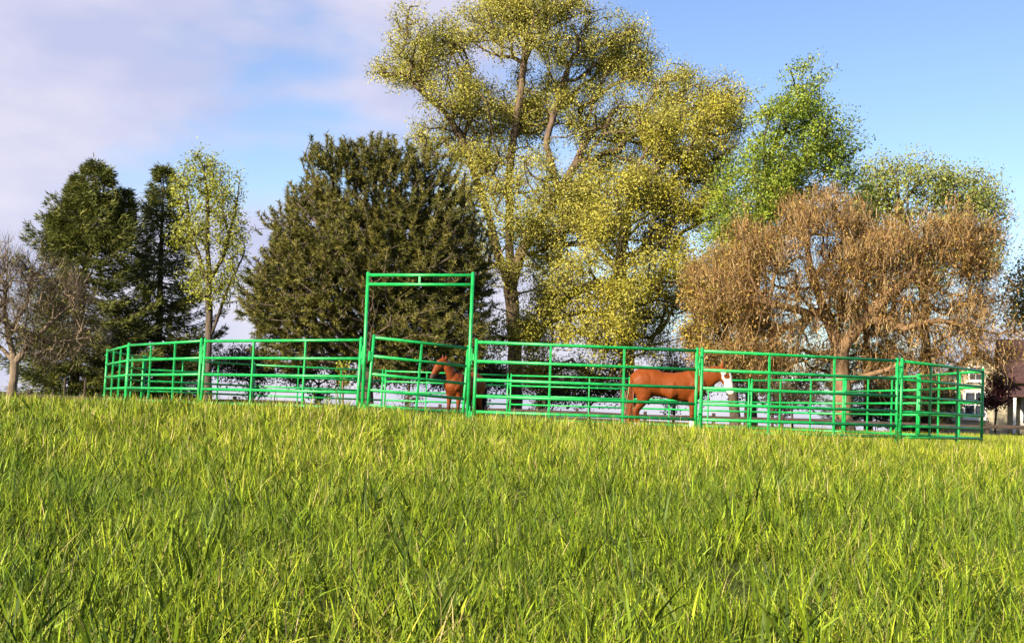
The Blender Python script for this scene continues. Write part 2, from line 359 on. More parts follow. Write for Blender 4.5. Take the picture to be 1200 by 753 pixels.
def thin_out(rng, att, frac, scale):
    """drop attractors in random hollows so that sky and limbs show between the clumps"""
    K = rng.normal(0, 1, (9, 3)) / scale * 1.35; ph = rng.uniform(0, 6.28, 9); v = np.sin(att @ K.T * 2.2 + ph).sum(1)
    return att[v > np.quantile(v, frac)]
def grow(rng, trunk, att, alpha=0.35, step=0.7, wig=0.10, down=0.3):
    """nodes and parents of a branching skeleton: each attractor joins the branch that reaches it with the shortest sap path"""
    N = [np.array(p, float) for p in trunk[0]]; par = [-1] + list(range(len(N) - 1))
    for limb in trunk[1:]:                       # extra limbs start from the nearest trunk node
        q0 = np.array(limb[0]); k = int(np.argmin([np.linalg.norm(q0 - m) for m in N])); prev = k
        for p in limb[1:]: N.append(np.array(p, float)); par.append(prev); prev = len(N) - 1
    # densify trunk and limbs
    M, mp, idx = [], [], {}
    for i, (p, k) in enumerate(zip(N, par)):
        if k < 0: M.append(p); mp.append(-1); idx[i] = 0; continue
        a = M[idx[k]]; L = np.linalg.norm(p - a); m = max(1, int(L / step)); prev = idx[k]
        for j in range(1, m + 1):
            q = a + (p - a) * j / m
            if j < m: q = q + rng.normal(0, 0.06 * step, 3)
            M.append(q); mp.append(prev); prev = len(M) - 1
        idx[i] = prev
    cap = len(M) + len(att) * 14
    X = np.zeros((cap, 3)); PL = np.zeros(cap); PA = np.full(cap, -1, int); ZL = np.zeros(cap); n = len(M)
    X[:n] = M; PA[:n] = mp
    for i in range(1, n): PL[i] = PL[PA[i]] + np.linalg.norm(X[i] - X[PA[i]])
    core = X[:n]
    z0 = core[:, 2].min() + 0.18 * (core[:, 2].max() - core[:, 2].min())
    PL[:n] += np.where(core[:, 2] < z0, 50, 0)
    dist = np.min(np.linalg.norm(att[:, None] - core[None], axis=2), 1); order = np.argsort(dist + rng.normal(0, 0.3, len(att)))
    tips = []
    for k in order:
        a = att[k]; v = a - X[:n]; dd = np.linalg.norm(v, axis=1)
        cost = dd * (1 + down * np.clip(-v[:, 2] / np.maximum(dd, 1e-6), 0, 1)) + alpha * PL[:n]
        p = int(np.argmin(cost)); L = dd[p]; m = max(1, int(round(L / step))); prev = p
        pr = X[p] - X[PA[p]] if PA[p] >= 0 else np.array([0, 0, 1.0])
        pr = pr / max(np.linalg.norm(pr), 1e-6) * L * 0.35
        for j in range(1, m + 1):
            t = j / m; q = X[p] + (a - X[p]) * t + pr * t * (1 - t) * 1.2
            if j < m: q = q + rng.normal(0, wig * step, 3)
            X[n] = q; PA[n] = prev; PL[n] = PL[prev] + np.linalg.norm(q - X[prev]); prev = n; n += 1
            if n >= cap: break
        tips.append(prev)
        if n >= cap - 20: break
    return X[:n], PA[:n], np.array(tips)
def branch_mesh(name, X, PA, tips, r_base, r_tip=0.014, flare=1.35):
    n = len(X); cnt = np.zeros(n); cnt[tips] = 1
    for i in range(n - 1, 0, -1): cnt[PA[i]] += cnt[i]
    cnt = np.maximum(cnt, 1); e = math.log(r_base / r_tip) / math.log(max(cnt.max(), 3)); r = r_tip * cnt ** e
    i = np.arange(1, n); p = PA[1:]
    r0 = np.minimum(r[p], r[i] * 1.25); r1 = r[i].copy()
    base = X[0, 2]; r0 *= 1 + (flare - 1) * np.exp(-np.maximum(X[p][:, 2] - base, 0) / 0.35) * (r[p] > 0.5 * r_base)
    big = r1 > 0.07
    ext = norm(X[i] - X[p]) * (r1 * 0.25)[:, None]
    V1, f1 = tubes(X[p][big] - ext[big], X[i][big] + ext[big], r0[big], r1[big], 9)
    V2, f2 = tubes(X[p][~big], X[i][~big], r0[~big], r1[~big], 4)
    return npmesh(name, np.concatenate([V1, V2]), [f1, f2 + len(V1)], smooth=True)
def leaves(rng, centres, per, sigma, size, pal, outw=None, up=0.4, elong=1.7, clump_var=0.22, stretch=None, sizevar=0.55):
    n = len(centres) * per; k = np.repeat(np.arange(len(centres)), per)
    off = np.clip(rng.normal(0, 1, (n, 3)), -1.7, 1.7) * sigma
    if stretch is not None: off = off * 0.55 + np.array(stretch)[None] * rng.normal(0.2, 1, (n, 1)) * sigma
    C = centres[k] + off; s = size * rng.uniform(1 - sizevar, 1 + sizevar, n)
    nrm = rng.normal(0, 0.75, (n, 3)) + np.array([0, 0, up]) + norm(off) * 0.9; nrm = norm(nrm)
    d = norm(np.cross(nrm, rng.normal(0, 1, (n, 3)))); w = np.cross(nrm, d)
    fold = nrm * (s * 0.12)[:, None]
    l = d * (s * 0.5)[:, None]; ww = w * (s * 0.5 / elong)[:, None]
    V = np.stack([C - l, C + ww - fold + l * 0.1, C + l, C - ww - fold + l * 0.1], 1).reshape(-1, 3)
    F = np.arange(n * 4).reshape(-1, 4)
    pal = np.array(pal); pc = pal[rng.integers(0, len(pal), len(centres))] * rng.uniform(1 - clump_var, 1 + clump_var, (len(centres), 1))
    pl = pal[rng.integers(0, len(pal), n)]
    c = (0.8 * pc[k] + 0.2 * pl) * rng.uniform(0.88, 1.12, (n, 1))
    return V, F, np.repeat(c, 4, 0)
def twigs(rng, centres, per, length, width, pal, up=0.5, droop=0.0, outc=None):
    n = len(centres) * per; k = np.repeat(np.arange(len(centres)), per)
    d = rng.normal(0, 1, (n, 3)) + np.array([0, 0, up])
    if outc is not None: d = d + norm(centres[k] - outc) * 0.9
    d = norm(d); l = length * rng.uniform(0.4, 1.2, n)
    A = centres[k] + rng.normal(0, 0.12, (n, 3)); B = A + d * (l * 0.55)[:, None] + rng.normal(0, 0.05, (n, 3)); Cc = A + d * l[:, None] + rng.normal(0, 0.12, (n, 3)) * l[:, None] - np.array([0, 0, droop]) * l[:, None]
    a, b = frames(d); w = a * (width * 0.5)
    w2 = b * (width * 0.35)
    V = np.stack([A - w, A + w, B + w * 0.7 + w2, B - w * 0.7 + w2, Cc], 1).reshape(-1, 3)
    o = (np.arange(n) * 5)[:, None]
    pal = np.array(pal); c = pal[rng.integers(0, len(pal), n)] * rng.uniform(0.75, 1.25, (n, 1))
    return V, np.array([[0, 1, 2, 3]]) + o, np.array([[3, 2, 4]]) + o, np.repeat(c, 5, 0), Cc
def tree(name, label, d, trunk_px, blobs, n_att, depth, r_base, bark, leafspec=None, twigspec=None, seed=1, alpha=0.35, step=0.7, wig=0.10, r_tip=0.014, group=None, down=0.3, cat='tree', shell=0.55, holes=0.0, clump=1):
    rng = np.random.default_rng(seed)
    tr = []
    for li, limb in enumerate(trunk_px):
        pts = [at(p[0], p[1], d + (p[2] if len(p) > 2 else 0)) for p in limb]
        if li == 0:
            pts[0][2] = float(zg(pts[0][0], pts[0][1])) - 0.05
        tr.append(pts)
    base = tr[0][0].copy(); o = empty(name, base); tag(o, label, cat, group)
    tr = [[p - base for p in l] for l in tr]
    att = sample_blobs(rng, blobs, n_att, d, depth, shell, clump) - base
    att = att[att[:, 2] > 0.35]
    if holes: att = thin_out(rng, att, holes, 1.6)
    X, PA, tips = grow(rng, tr, att, alpha, step, wig, down)
    link('trunk', branch_mesh('trunk', X, PA, tips, r_base, r_tip), bark, o)
    tp = X[tips]; cen = tp.mean(0)
    if twigspec:
        V, Q, T, C, ends = twigs(rng, tp, outc=cen, **twigspec)
        link('twigs', npmesh('twigs', V, [Q, T], C), M_twig, o)
    if leafspec:
        sp = dict(leafspec); second = sp.pop('second', None)
        V, F, C = leaves(rng, tp, **sp)
        if second:   # leaf clumps part of the way back along the branches
            m2 = X[rng.integers(len(X) // 4, len(X), int(len(tp) * second))]
            m2 = m2[m2[:, 2] > 0.3 * tp[:, 2].max() * 0 + np.quantile(tp[:, 2], 0.05)]
            V2, F2, C2 = leaves(rng, m2, **sp); F = np.concatenate([F, F2 + len(V)]); V = np.concatenate([V, V2]); C = np.concatenate([C, C2])
        link('crown', npmesh('crown', V, [F], C), M_leaf, o)
    return o
OTW = [(0.07, 0.05, 0.035), (0.11, 0.08, 0.055)]
OAK = [(0.37, 0.345, 0.065), (0.42, 0.385, 0.078), (0.30, 0.29, 0.055), (0.45, 0.40, 0.075), (0.21, 0.215, 0.042)]
OAK_Y = [(0.42, 0.37, 0.036), (0.48, 0.41, 0.045), (0.33, 0.305, 0.036), (0.25, 0.24, 0.032)]
tree('oak_tree', 'tallest tree, spreading oak with forked trunk and yellow-green spring leaves', 60,
     [[(606, 486), (603, 420), (601, 370), (598, 338), (597, 290), (596, 210), (604, 150), (612, 90), (618, 40)],
      [(598, 338), (582, 288, 1), (565, 230, 1.5), (545, 170, 1), (520, 130, 1), (485, 100, 0.5)],
      [(598, 338), (610, 297, -1), (630, 262, -1), (655, 225, -1), (676, 190, 0), (690, 160, 0.5)],
      [(655, 225, -1), (640, 170, -1), (655, 110, 0), (672, 65, 0)]],
     [(500, 72, 48, 45), (455, 100, 20, 14), (600, 40, 70, 48), (688, 45, 66, 45), (545, 120, 52, 42), (640, 112, 78, 55), (742, 88, 48, 42), (765, 135, 45, 40),
      (575, 205, 48, 52), (648, 215, 55, 38, -2), (600, 265, 46, 28, -3), (540, 225, 30, 48), (655, 268, 52, 26, -2), (640, 305, 34, 22, -2), (560, 160, 45, 30, 2), (700, 150, 50, 35, 1), (590, 330, 26, 20, -2), (560, 300, 30, 30, 1), (600, 10, 60, 30), (655, 5, 50, 30), (715, 195, 46, 34, 1), (760, 180, 40, 34, 2), (690, 235, 40, 30, 2), (520, 120, 40, 30, -1), (800, 105, 44, 28, 1), (792, 142, 46, 36, 1), (845, 135, 28, 26, 1), (480, 55, 34, 26), (530, 40, 45, 35), (735, 50, 40, 30), (610, 140, 50, 40, 2), (520, 175, 36, 26, 1)],
     2900, 4.5, 0.33, M_bark_oak, dict(per=80, sigma=0.25, size=0.082, pal=OAK, second=0.2), dict(per=4, length=0.45, width=0.022, pal=OTW, up=0.4), holes=0.03, clump=6, shell=0.25, seed=3, alpha=0.30, step=0.6, wig=0.16, r_tip=0.02)
tree('oak_tree', 'second oak right of the tallest, low golden branches hanging behind the pen', 55,
     [[(736, 490), (735, 420), (733, 360), (728, 300), (735, 245), (750, 190), (775, 150)],
      [(733, 340), (700, 330, -1), (660, 345, -2), (620, 375, -2)], [(735, 245), (770, 225, 1), (800, 200, 1), (830, 160, 1)], [(728, 300), (765, 290, -1), (800, 270, -1)],
      [(733, 360), (770, 350, -2), (800, 360, -2)]],
     [(738, 235, 46, 38), (832, 140, 46, 34), (790, 175, 44, 34), (850, 180, 28, 28), (690, 345, 58, 32, -2), (745, 330, 46, 34, -2), (640, 380, 52, 26, -2), (605, 400, 40, 24, -1),
      (705, 395, 60, 24, -2), (690, 430, 60, 16, 0), (620, 430, 40, 14, 0), (772, 275, 30, 36), (660, 315, 36, 22), (765, 385, 40, 26, -1), (800, 250, 34, 22), (720, 280, 40, 30, -1), (680, 250, 40, 34, 1), (650, 350, 44, 26, 0), (790, 310, 36, 34, 0), (640, 280, 30, 30, 1), (780, 225, 44, 34, 1), (815, 190, 40, 34, 1), (780, 350, 40, 30, 1), (820, 240, 34, 30, 1)],
     2100, 4.0, 0.32, M_bark_dark, dict(per=74, sigma=0.25, size=0.082, pal=OAK_Y + OAK[:3], second=0.2), dict(per=5, length=0.5, width=0.024, pal=OTW, up=0.4), holes=0.06, clump=6, shell=0.25, seed=8, alpha=0.30, step=0.6, wig=0.16, r_tip=0.02)
MAPLE = [(0.225, 0.295, 0.032), (0.28, 0.34, 0.04), (0.165, 0.235, 0.028), (0.33, 0.375, 0.05), (0.11, 0.175, 0.026)]
tree('maple_tree', 'bright green maple with upswept pointed top right of the oaks', 52.5,
     [[(880, 492), (882, 400), (884, 300), (892, 230), (908, 170), (925, 110)], [(884, 300), (862, 262), (850, 240)], [(892, 230), (940, 190), (970, 155)]],
     [(915, 136, 30, 32), (938, 119, 18, 20), (952, 154, 34, 30), (905, 189, 58, 46), (878, 239, 55, 42), (858, 286, 40, 34), (962, 196, 32, 28), (930, 239, 42, 30), (890, 289, 40, 30), (975, 174, 24, 16), (925, 109, 12, 12), (985, 209, 18, 14)],
     640, 2.6, 0.24, M_bark_dark, dict(per=85, sigma=0.27, size=0.095, pal=MAPLE, second=0.25, stretch=(0.95, 0.0, 0.85)), seed=12, alpha=0.22, step=0.8, clump=3)
PALE = [(0.25, 0.28, 0.06), (0.30, 0.32, 0.08), (0.20, 0.24, 0.06)]
tree('poplar_tree', 'thin pale green tree whose airy tops rise behind the rust-brown tree', 78,
     [[(1085, 500), (1085, 400), (1082, 320), (1060, 260), (1045, 200)], [(1082, 320), (1120, 270), (1140, 220)]],
     [(1045, 208, 40, 32), (1010, 222, 30, 30), (1140, 225, 40, 32), (1168, 245, 18, 28), (1100, 250, 66, 36), (1080, 300, 85, 45), (1095, 215, 40, 28), (1040, 240, 50, 30), (1165, 285, 24, 36)],
     1000, 4.0, 0.28, M_bark_grey, dict(per=36, sigma=0.38, size=0.14, pal=PALE), seed=21, alpha=0.25, step=0.9, r_tip=0.02, clump=3)
RUST = [(0.38, 0.21, 0.050), (0.44, 0.25, 0.062), (0.28, 0.155, 0.042), (0.30, 0.27, 0.05), (0.38, 0.26, 0.10), (0.26, 0.20, 0.06)]
RTW = [(0.33, 0.19, 0.075), (0.43, 0.275, 0.115), (0.16, 0.10, 0.054), (0.44, 0.32, 0.18)]
tree('crabapple_tree', 'broad rust-brown budding tree with crooked limbs behind right end of pen', 48,
     [[(990, 494), (986, 450), (984, 412), (968, 370), (952, 325), (945, 280)], [(984, 412), (1015, 372, -0.5), (1042, 345, -1), (1060, 332, -1), (1085, 290, -0.5)],
      [(1015, 372, -0.5), (1060, 385, -1.5), (1100, 375, -2), (1140, 385, -2)], [(968, 370), (920, 360, -1), (880, 350, -1), (840, 355, -1)], [(952, 325), (985, 290, 1), (1000, 255, 1)]],
     [(905, 290, 56, 36), (962, 258, 52, 36), (872, 335, 46, 40), (1058, 300, 66, 46), (1122, 288, 46, 42), (1150, 345, 34, 46), (1080, 365, 70, 38, -1), (960, 335, 60, 38), (905, 378, 60, 32),
      (1132, 402, 42, 32, -1), (1022, 375, 48, 26, -1), (1100, 425, 40, 22, -1), (1150, 425, 24, 18, -1), (920, 415, 60, 20), (1040, 418, 40, 20, 1), (870, 415, 40, 20, 1), (985, 430, 60, 16, 1.5), (1010, 280, 50, 34), (990, 310, 60, 40)],
     2600, 3.4, 0.36, M_bark_brown, dict(per=16, sigma=0.28, size=0.075, pal=RUST, second=0.15), dict(per=22, length=0.6, width=0.024, pal=RTW, up=0.45, droop=0.05), holes=0.24, clump=4, seed=31, alpha=0.22, step=0.5, wig=0.2, r_tip=0.013, down=-0.35)
tree('crabapple_tree', 'smaller rust-brown budding tree with dark trunk behind the white-faced horse', 51,
     [[(862, 492), (859, 450), (857, 410), (848, 370), (842, 330)], [(857, 410), (835, 378), (822, 350)], [(857, 410), (885, 380), (895, 350)]],
     [(855, 318, 36, 32), (835, 360, 30, 34), (818, 335, 18, 26), (880, 372, 38, 26), (822, 395, 28, 20), (842, 420, 36, 18), (885, 420, 36, 18)],
     950, 2.6, 0.20, M_bark_dark, dict(per=16, sigma=0.28, size=0.10, pal=RUST + OAK_Y[:2], second=0.2), dict(per=15, length=0.7, width=0.020, pal=RTW, up=0.5), seed=33, alpha=0.22, step=0.5, wig=0.2, r_tip=0.012, down=-0.35)
GTW = [(0.19, 0.145, 0.105), (0.27, 0.21, 0.155), (0.13, 0.10, 0.07)]
tree('bare_tree', 'leafless brown twiggy tree with short crooked trunk at left edge', 40,
     [[(14, 466), (16, 445), (17, 425), (10, 395), (5, 360), (8, 320)], [(17, 425), (38, 398), (62, 375), (85, 355)], [(17, 425), (-8, 400), (-25, 370)], [(38, 398), (70, 400), (105, 395)], [(10, 395), (30, 360), (40, 320)]],
     [(12, 312, 36, 28), (52, 335, 42, 36), (84, 385, 38, 32), (22, 375, 46, 36), (-22, 350, 40, 46), (100, 345, 24, 24), (60, 410, 40, 18)],
     800, 2.2, 0.13, M_bark_grey, dict(per=2, sigma=0.2, size=0.07, pal=[(0.20, 0.19, 0.04)]), dict(per=10, length=0.6, width=0.016, pal=GTW, up=0.7), seed=41, alpha=0.22, step=0.4, wig=0.2, r_tip=0.010)
YGR = [(0.29, 0.305, 0.035), (0.34, 0.345, 0.045), (0.23, 0.25, 0.035)]
tree('birch_tree', 'slender upright tree with sparse yellow-green leaves between conifers and big pine', 52,
     [[(243, 470), (244, 400), (245, 330), (243, 270), (240, 205)], [(245, 350), (262, 300), (275, 250), (280, 215)], [(245, 330), (225, 280), (215, 220)], [(244, 370), (268, 335), (285, 300)]],
     [(240, 210, 30, 30), (266, 232, 22, 36), (214, 218, 15, 30), (240, 268, 42, 38), (278, 285, 18, 34), (255, 330, 42, 34), (235, 190, 18, 14)],
     480, 1.8, 0.15, M_bark_dark, dict(per=36, sigma=0.24, size=0.085, pal=YGR, stretch=(0.15, 0, 0.8)), seed=45, alpha=0.18, step=0.6, r_tip=0.012)
tree('background_tree', 'olive green tree standing behind the house at right edge', 84,
     [[(1215, 500), (1213, 420), (1210, 360), (1205, 320)]], [(1205, 345, 30, 40), (1235, 320, 40, 50), (1195, 375, 20, 24)],
     200, 2.5, 0.2, M_bark_dark, dict(per=30, sigma=0.45, size=0.2, pal=[(0.14, 0.15, 0.035), (0.19, 0.15, 0.05)]), seed=47, alpha=0.3, step=0.9)
tree('plum_shrub', 'small purple-leaved ornamental tree in front of the house', 52,
     [[(1166, 496), (1167, 470), (1168, 450), (1169, 435)]], [(1168, 452, 15, 20), (1162, 468, 13, 12), (1175, 466, 10, 10)],
     160, 0.6, 0.05, M_bark_dark, dict(per=30, sigma=0.13, size=0.085, pal=[(0.060, 0.018, 0.022), (0.10, 0.03, 0.035), (0.04, 0.016, 0.02)]), seed=48, alpha=0.3, step=0.2, cat='shrub')
tree('sapling', 'thin sapling with a few yellow leaves just behind the left of the pen', 43,
     [[(402, 476), (402, 460), (402, 440), (401, 428)]], [(402, 432, 9, 10), (401, 446, 7, 8)], 40, 0.3, 0.03, M_bark_brown,
     dict(per=9, sigma=0.08, size=0.07, pal=YGR), seed=49, step=0.2, r_tip=0.006)
DKB = [(0.045, 0.055, 0.018), (0.065, 0.07, 0.022), (0.035, 0.04, 0.016)]
tree('bush', 'low dark twiggy bush left of the rust-brown trunk behind pen', 46, [[(930, 492), (928, 480), (926, 470)]],
     [(915, 462, 26, 16), (945, 468, 22, 12)], 110, 0.9, 0.04, M_bark_dark, dict(per=14, sigma=0.18, size=0.08, pal=DKB), dict(per=5, length=0.5, width=0.014, pal=GTW, up=0.9), seed=50, step=0.25, cat='bush')
tree('bush', 'dark leafy bush low behind the pen below the second oak', 58, [[(690, 490), (690, 476), (692, 462)]],
     [(680, 455, 34, 20), (725, 452, 34, 22), (650, 462, 26, 12)], 260, 1.2, 0.06, M_bark_dark, dict(per=20, sigma=0.25, size=0.12, pal=DKB), dict(per=4, length=0.5, width=0.016, pal=GTW, up=0.9), seed=51, step=0.3, cat='bush')

for k, (bx, w_, d_, h_, lab) in enumerate(((205, 36, 66, 40, 'dark scrubby shrub under the slender yellow-green tree'), (292, 44, 60, 46, 'dark scrubby shrub under the left side of the pine'), (372, 46, 64, 44, 'dark scrubby shrub left of the pine trunk'),
        (478, 50, 58, 52, 'dark scrubby shrub seen through the open gateway'), (556, 40, 60, 50, 'dark scrubby shrub behind the bay horse'), (632, 44, 66, 44, 'dark scrubby shrub right of the tallest oak trunk'), (790, 44, 60, 52, 'dark scrubby shrub above the back of the sorrel horse'),
        (905, 56, 58, 60, 'dark scrubby shrub behind the far panels right of the sorrel horse'), (1046, 30, 62, 50, 'dark scrubby shrub right of the rust-brown trunk'), (1100, 34, 60, 50, 'dark scrubby shrub beside the left porch of the house'))):
    hy = 484.5 + (bx - 600) * 0.0454
    tree('shrub', lab, d_, [[(bx, hy + 10), (bx, hy - 6), (bx + 2, hy - h_ * 0.7)]],
         [(bx, hy - h_ * 1.0, w_ * 0.75, h_ * 0.42), (bx - w_ * 0.5, hy - h_ * 0.85, w_ * 0.5, h_ * 0.36), (bx + w_ * 0.6, hy - h_ * 0.8, w_ * 0.45, h_ * 0.34), (bx + w_ * 0.1, hy - h_ * 0.3, w_ * 0.3, h_ * 0.2)], 330, 1.4, 0.06, M_bark_dark,
         dict(per=24, sigma=0.24, size=0.11, pal=DKB + [(0.10, 0.085, 0.03), (0.085, 0.06, 0.03)]), dict(per=6, length=0.55, width=0.016, pal=GTW, up=0.9), seed=150 + k, step=0.3, cat='shrub', holes=0.22)  # shade under the tree crowns is put into these dark leaf colours
# --- conifers
def sprays(rng, C, D, L, width, pal, per, spread=0.35, droop=0.25):
    """flat needle sprays: narrow blades around twig points C running along D"""
    n = len(C) * per; k = np.repeat(np.arange(len(C)), per)
    d = norm(D[k] + rng.normal(0, spread, (n, 3)) - np.array([0, 0, droop])); l = L * rng.uniform(0.5, 1.3, n)
    A = C[k] + rng.normal(0, 0.06, (n, 3)); B = A + d * l[:, None]; a, b = frames(d); th = rng.uniform(0, np.pi, n)
    w = (a * np.cos(th)[:, None] + b * np.sin(th)[:, None]) * (width * rng.uniform(0.6, 1.3, n))[:, None] * 0.5
    mid = (A + B) / 2 - np.array([0, 0, 0.03])
    V = np.stack([A, mid + w, B, mid - w], 1).reshape(-1, 3)
    pal = np.array(pal); c = (0.5 * pal[rng.integers(0, len(pal), len(C))][k] + 0.5 * pal[rng.integers(0, len(pal), n)]) * rng.uniform(0.75, 1.25, (n, 1))
    return V, np.arange(n * 4).reshape(-1, 4), np.repeat(c, 4, 0)
def spruce(label, base_px, top_px, d, prof, seed, pal, leaders=0, levels=34, clear=0.08, per=8, group=None, gap=0.15, spray=0.30):
    rng = np.random.default_rng(seed); b = at(base_px[0], base_px[1], d); b[2] = float(zg(b[0], b[1])) - 0.05; top = at(top_px[0], top_px[1], d)
    o = empty('spruce_tree', b); tag(o, label, 'tree', group); H = top[2] - b[2]; dx = top[0] - b[0]
    P, Q, r0, r1, C, D = [], [], [], [], [], []
    ax = lambda t: np.array([dx * t, 0, H * t])
    ts = np.linspace(0, 1, 14)
    for i in range(13): P.append(ax(ts[i])); Q.append(ax(ts[i + 1])); r0.append(0.24 * (1 - ts[i]) + 0.015); r1.append(0.24 * (1 - ts[i + 1]) + 0.015)
    axes = [(ax, prof, clear, levels)]
    for q in range(leaders):
        a0 = rng.uniform(0, 2 * np.pi); t0 = rng.uniform(0.45, 0.6); off = np.array([(-1.35, 1.0, -0.7, 0.55, 1.5)[q] * rng.uniform(0.8, 1.1), rng.uniform(-0.8, 0.8), 0]); hh = (0.80, 0.90, 0.93, 0.97, 0.84)[q]
        f = (lambda t, t0=t0, off=off, hh=hh: ax(t0 + (hh - t0) * t) + off * min(1, t * 2.2)); tt = np.linspace(0, 1, 8)
        for i in range(7): P.append(f(tt[i])); Q.append(f(tt[i + 1])); r0.append(0.09 * (1 - tt[i]) + 0.012); r1.append(0.09 * (1 - tt[i + 1]) + 0.012)
        axes.append((f, [(0, 0.9), (0.5, 0.55), (0.85, 0.25), (1, 0.08)], 0.25, 12))
    for f, pr, cl_, lv in axes:
        px_, py_ = zip(*pr)
        for li in range(lv):
            t = cl_ + (1 - cl_) * (li + rng.uniform(0, 0.7)) / lv; t = min(t, 0.985); nb = rng.integers(4, 7) if t < 0.9 else 4
            a0 = rng.uniform(0, 2 * np.pi)
            for bi in range(nb):
                if rng.uniform() < gap: continue
                a = a0 + bi / nb * 2 * np.pi + rng.normal(0, 0.25); L = float(np.interp(t, px_, py_)) * rng.uniform(0.65, 1.18)
                rise = 0.55 * (t - 0.45) + rng.normal(0, 0.08); dirh = np.array([math.cos(a), math.sin(a), 0])
                m = max(3, int(L / 0.22)); prev = f(t); pts = []
                for s in range(1, m + 1):
                    u = s / m; pt = f(t) + dirh * L * u + np.array([0, 0, L * (rise * u - 0.34 * u * (1 - u) * 1.2 + 0.20 * u * u * (t < 0.8))])
                    P.append(prev); Q.append(pt); r0.append(0.035 * (1 - (s - 1) / m) * min(1, L) + 0.006); r1.append(0.035 * (1 - u) * min(1, L) + 0.006)
                    tang = norm(pt - prev)
                    if u > 0.18:
                        C.append(pt); D.append(tang)
                        for sd in (-1, 1):
                            sv = np.cross(tang, [0, 0, 1.0]) * sd; wl_ = 0.5 * L * (1.05 - u) * rng.uniform(0.4, 1.1) + 0.10
                            for e in range(1, max(2, int(wl_ / 0.2)) + 1):
                                C.append(pt + (sv * 0.85 + tang * 0.5) * min(e * 0.2, wl_) - np.array([0, 0, 0.05 * e + 0.04])); D.append(norm(sv * 0.7 + tang * 0.7))
                    prev = pt
    A = [np.array(q) for q in (P, Q, r0, r1)]; V, F = tubes(*A, 6)
    link('trunk', npmesh('trunk', V, [F], smooth=True), M_bark_dark, o)
    V, F, c = sprays(rng, np.array(C), np.array(D), spray, 0.042, pal, per)
    link('crown', npmesh('crown', V, [F], c), M_needle, o); return o
SPR = [(0.085, 0.100, 0.020), (0.112, 0.120, 0.024), (0.060, 0.076, 0.018), (0.140, 0.138, 0.028)]
spruce('broad dark green spruce with ragged top, largest conifer at far left', (85, 464), (112, 186), 54,
       [(0, 2.6), (0.15, 2.9), (0.35, 3.0), (0.55, 2.45), (0.72, 1.7), (0.86, 0.95), (0.95, 0.4), (1, 0.08)], 61, SPR, leaders=4, levels=46, gap=0.2, per=7, group=None)
spruce('narrow dark spruce just right of the broad spruce', (184, 468), (192, 192), 57,
       [(0, 2.9), (0.2, 2.8), (0.45, 1.9), (0.7, 1.1), (0.88, 0.55), (1, 0.1)], 62, SPR, levels=38, gap=0.2)
spruce('small dark conifer top poking out between maple and pale tree', (1018, 498), (1012, 214), 70,
       [(0, 2.2), (0.4, 1.9), (0.7, 1.3), (0.9, 0.6), (1, 0.1)], 63, [(0.05, 0.085, 0.022), (0.07, 0.10, 0.025)], levels=26)

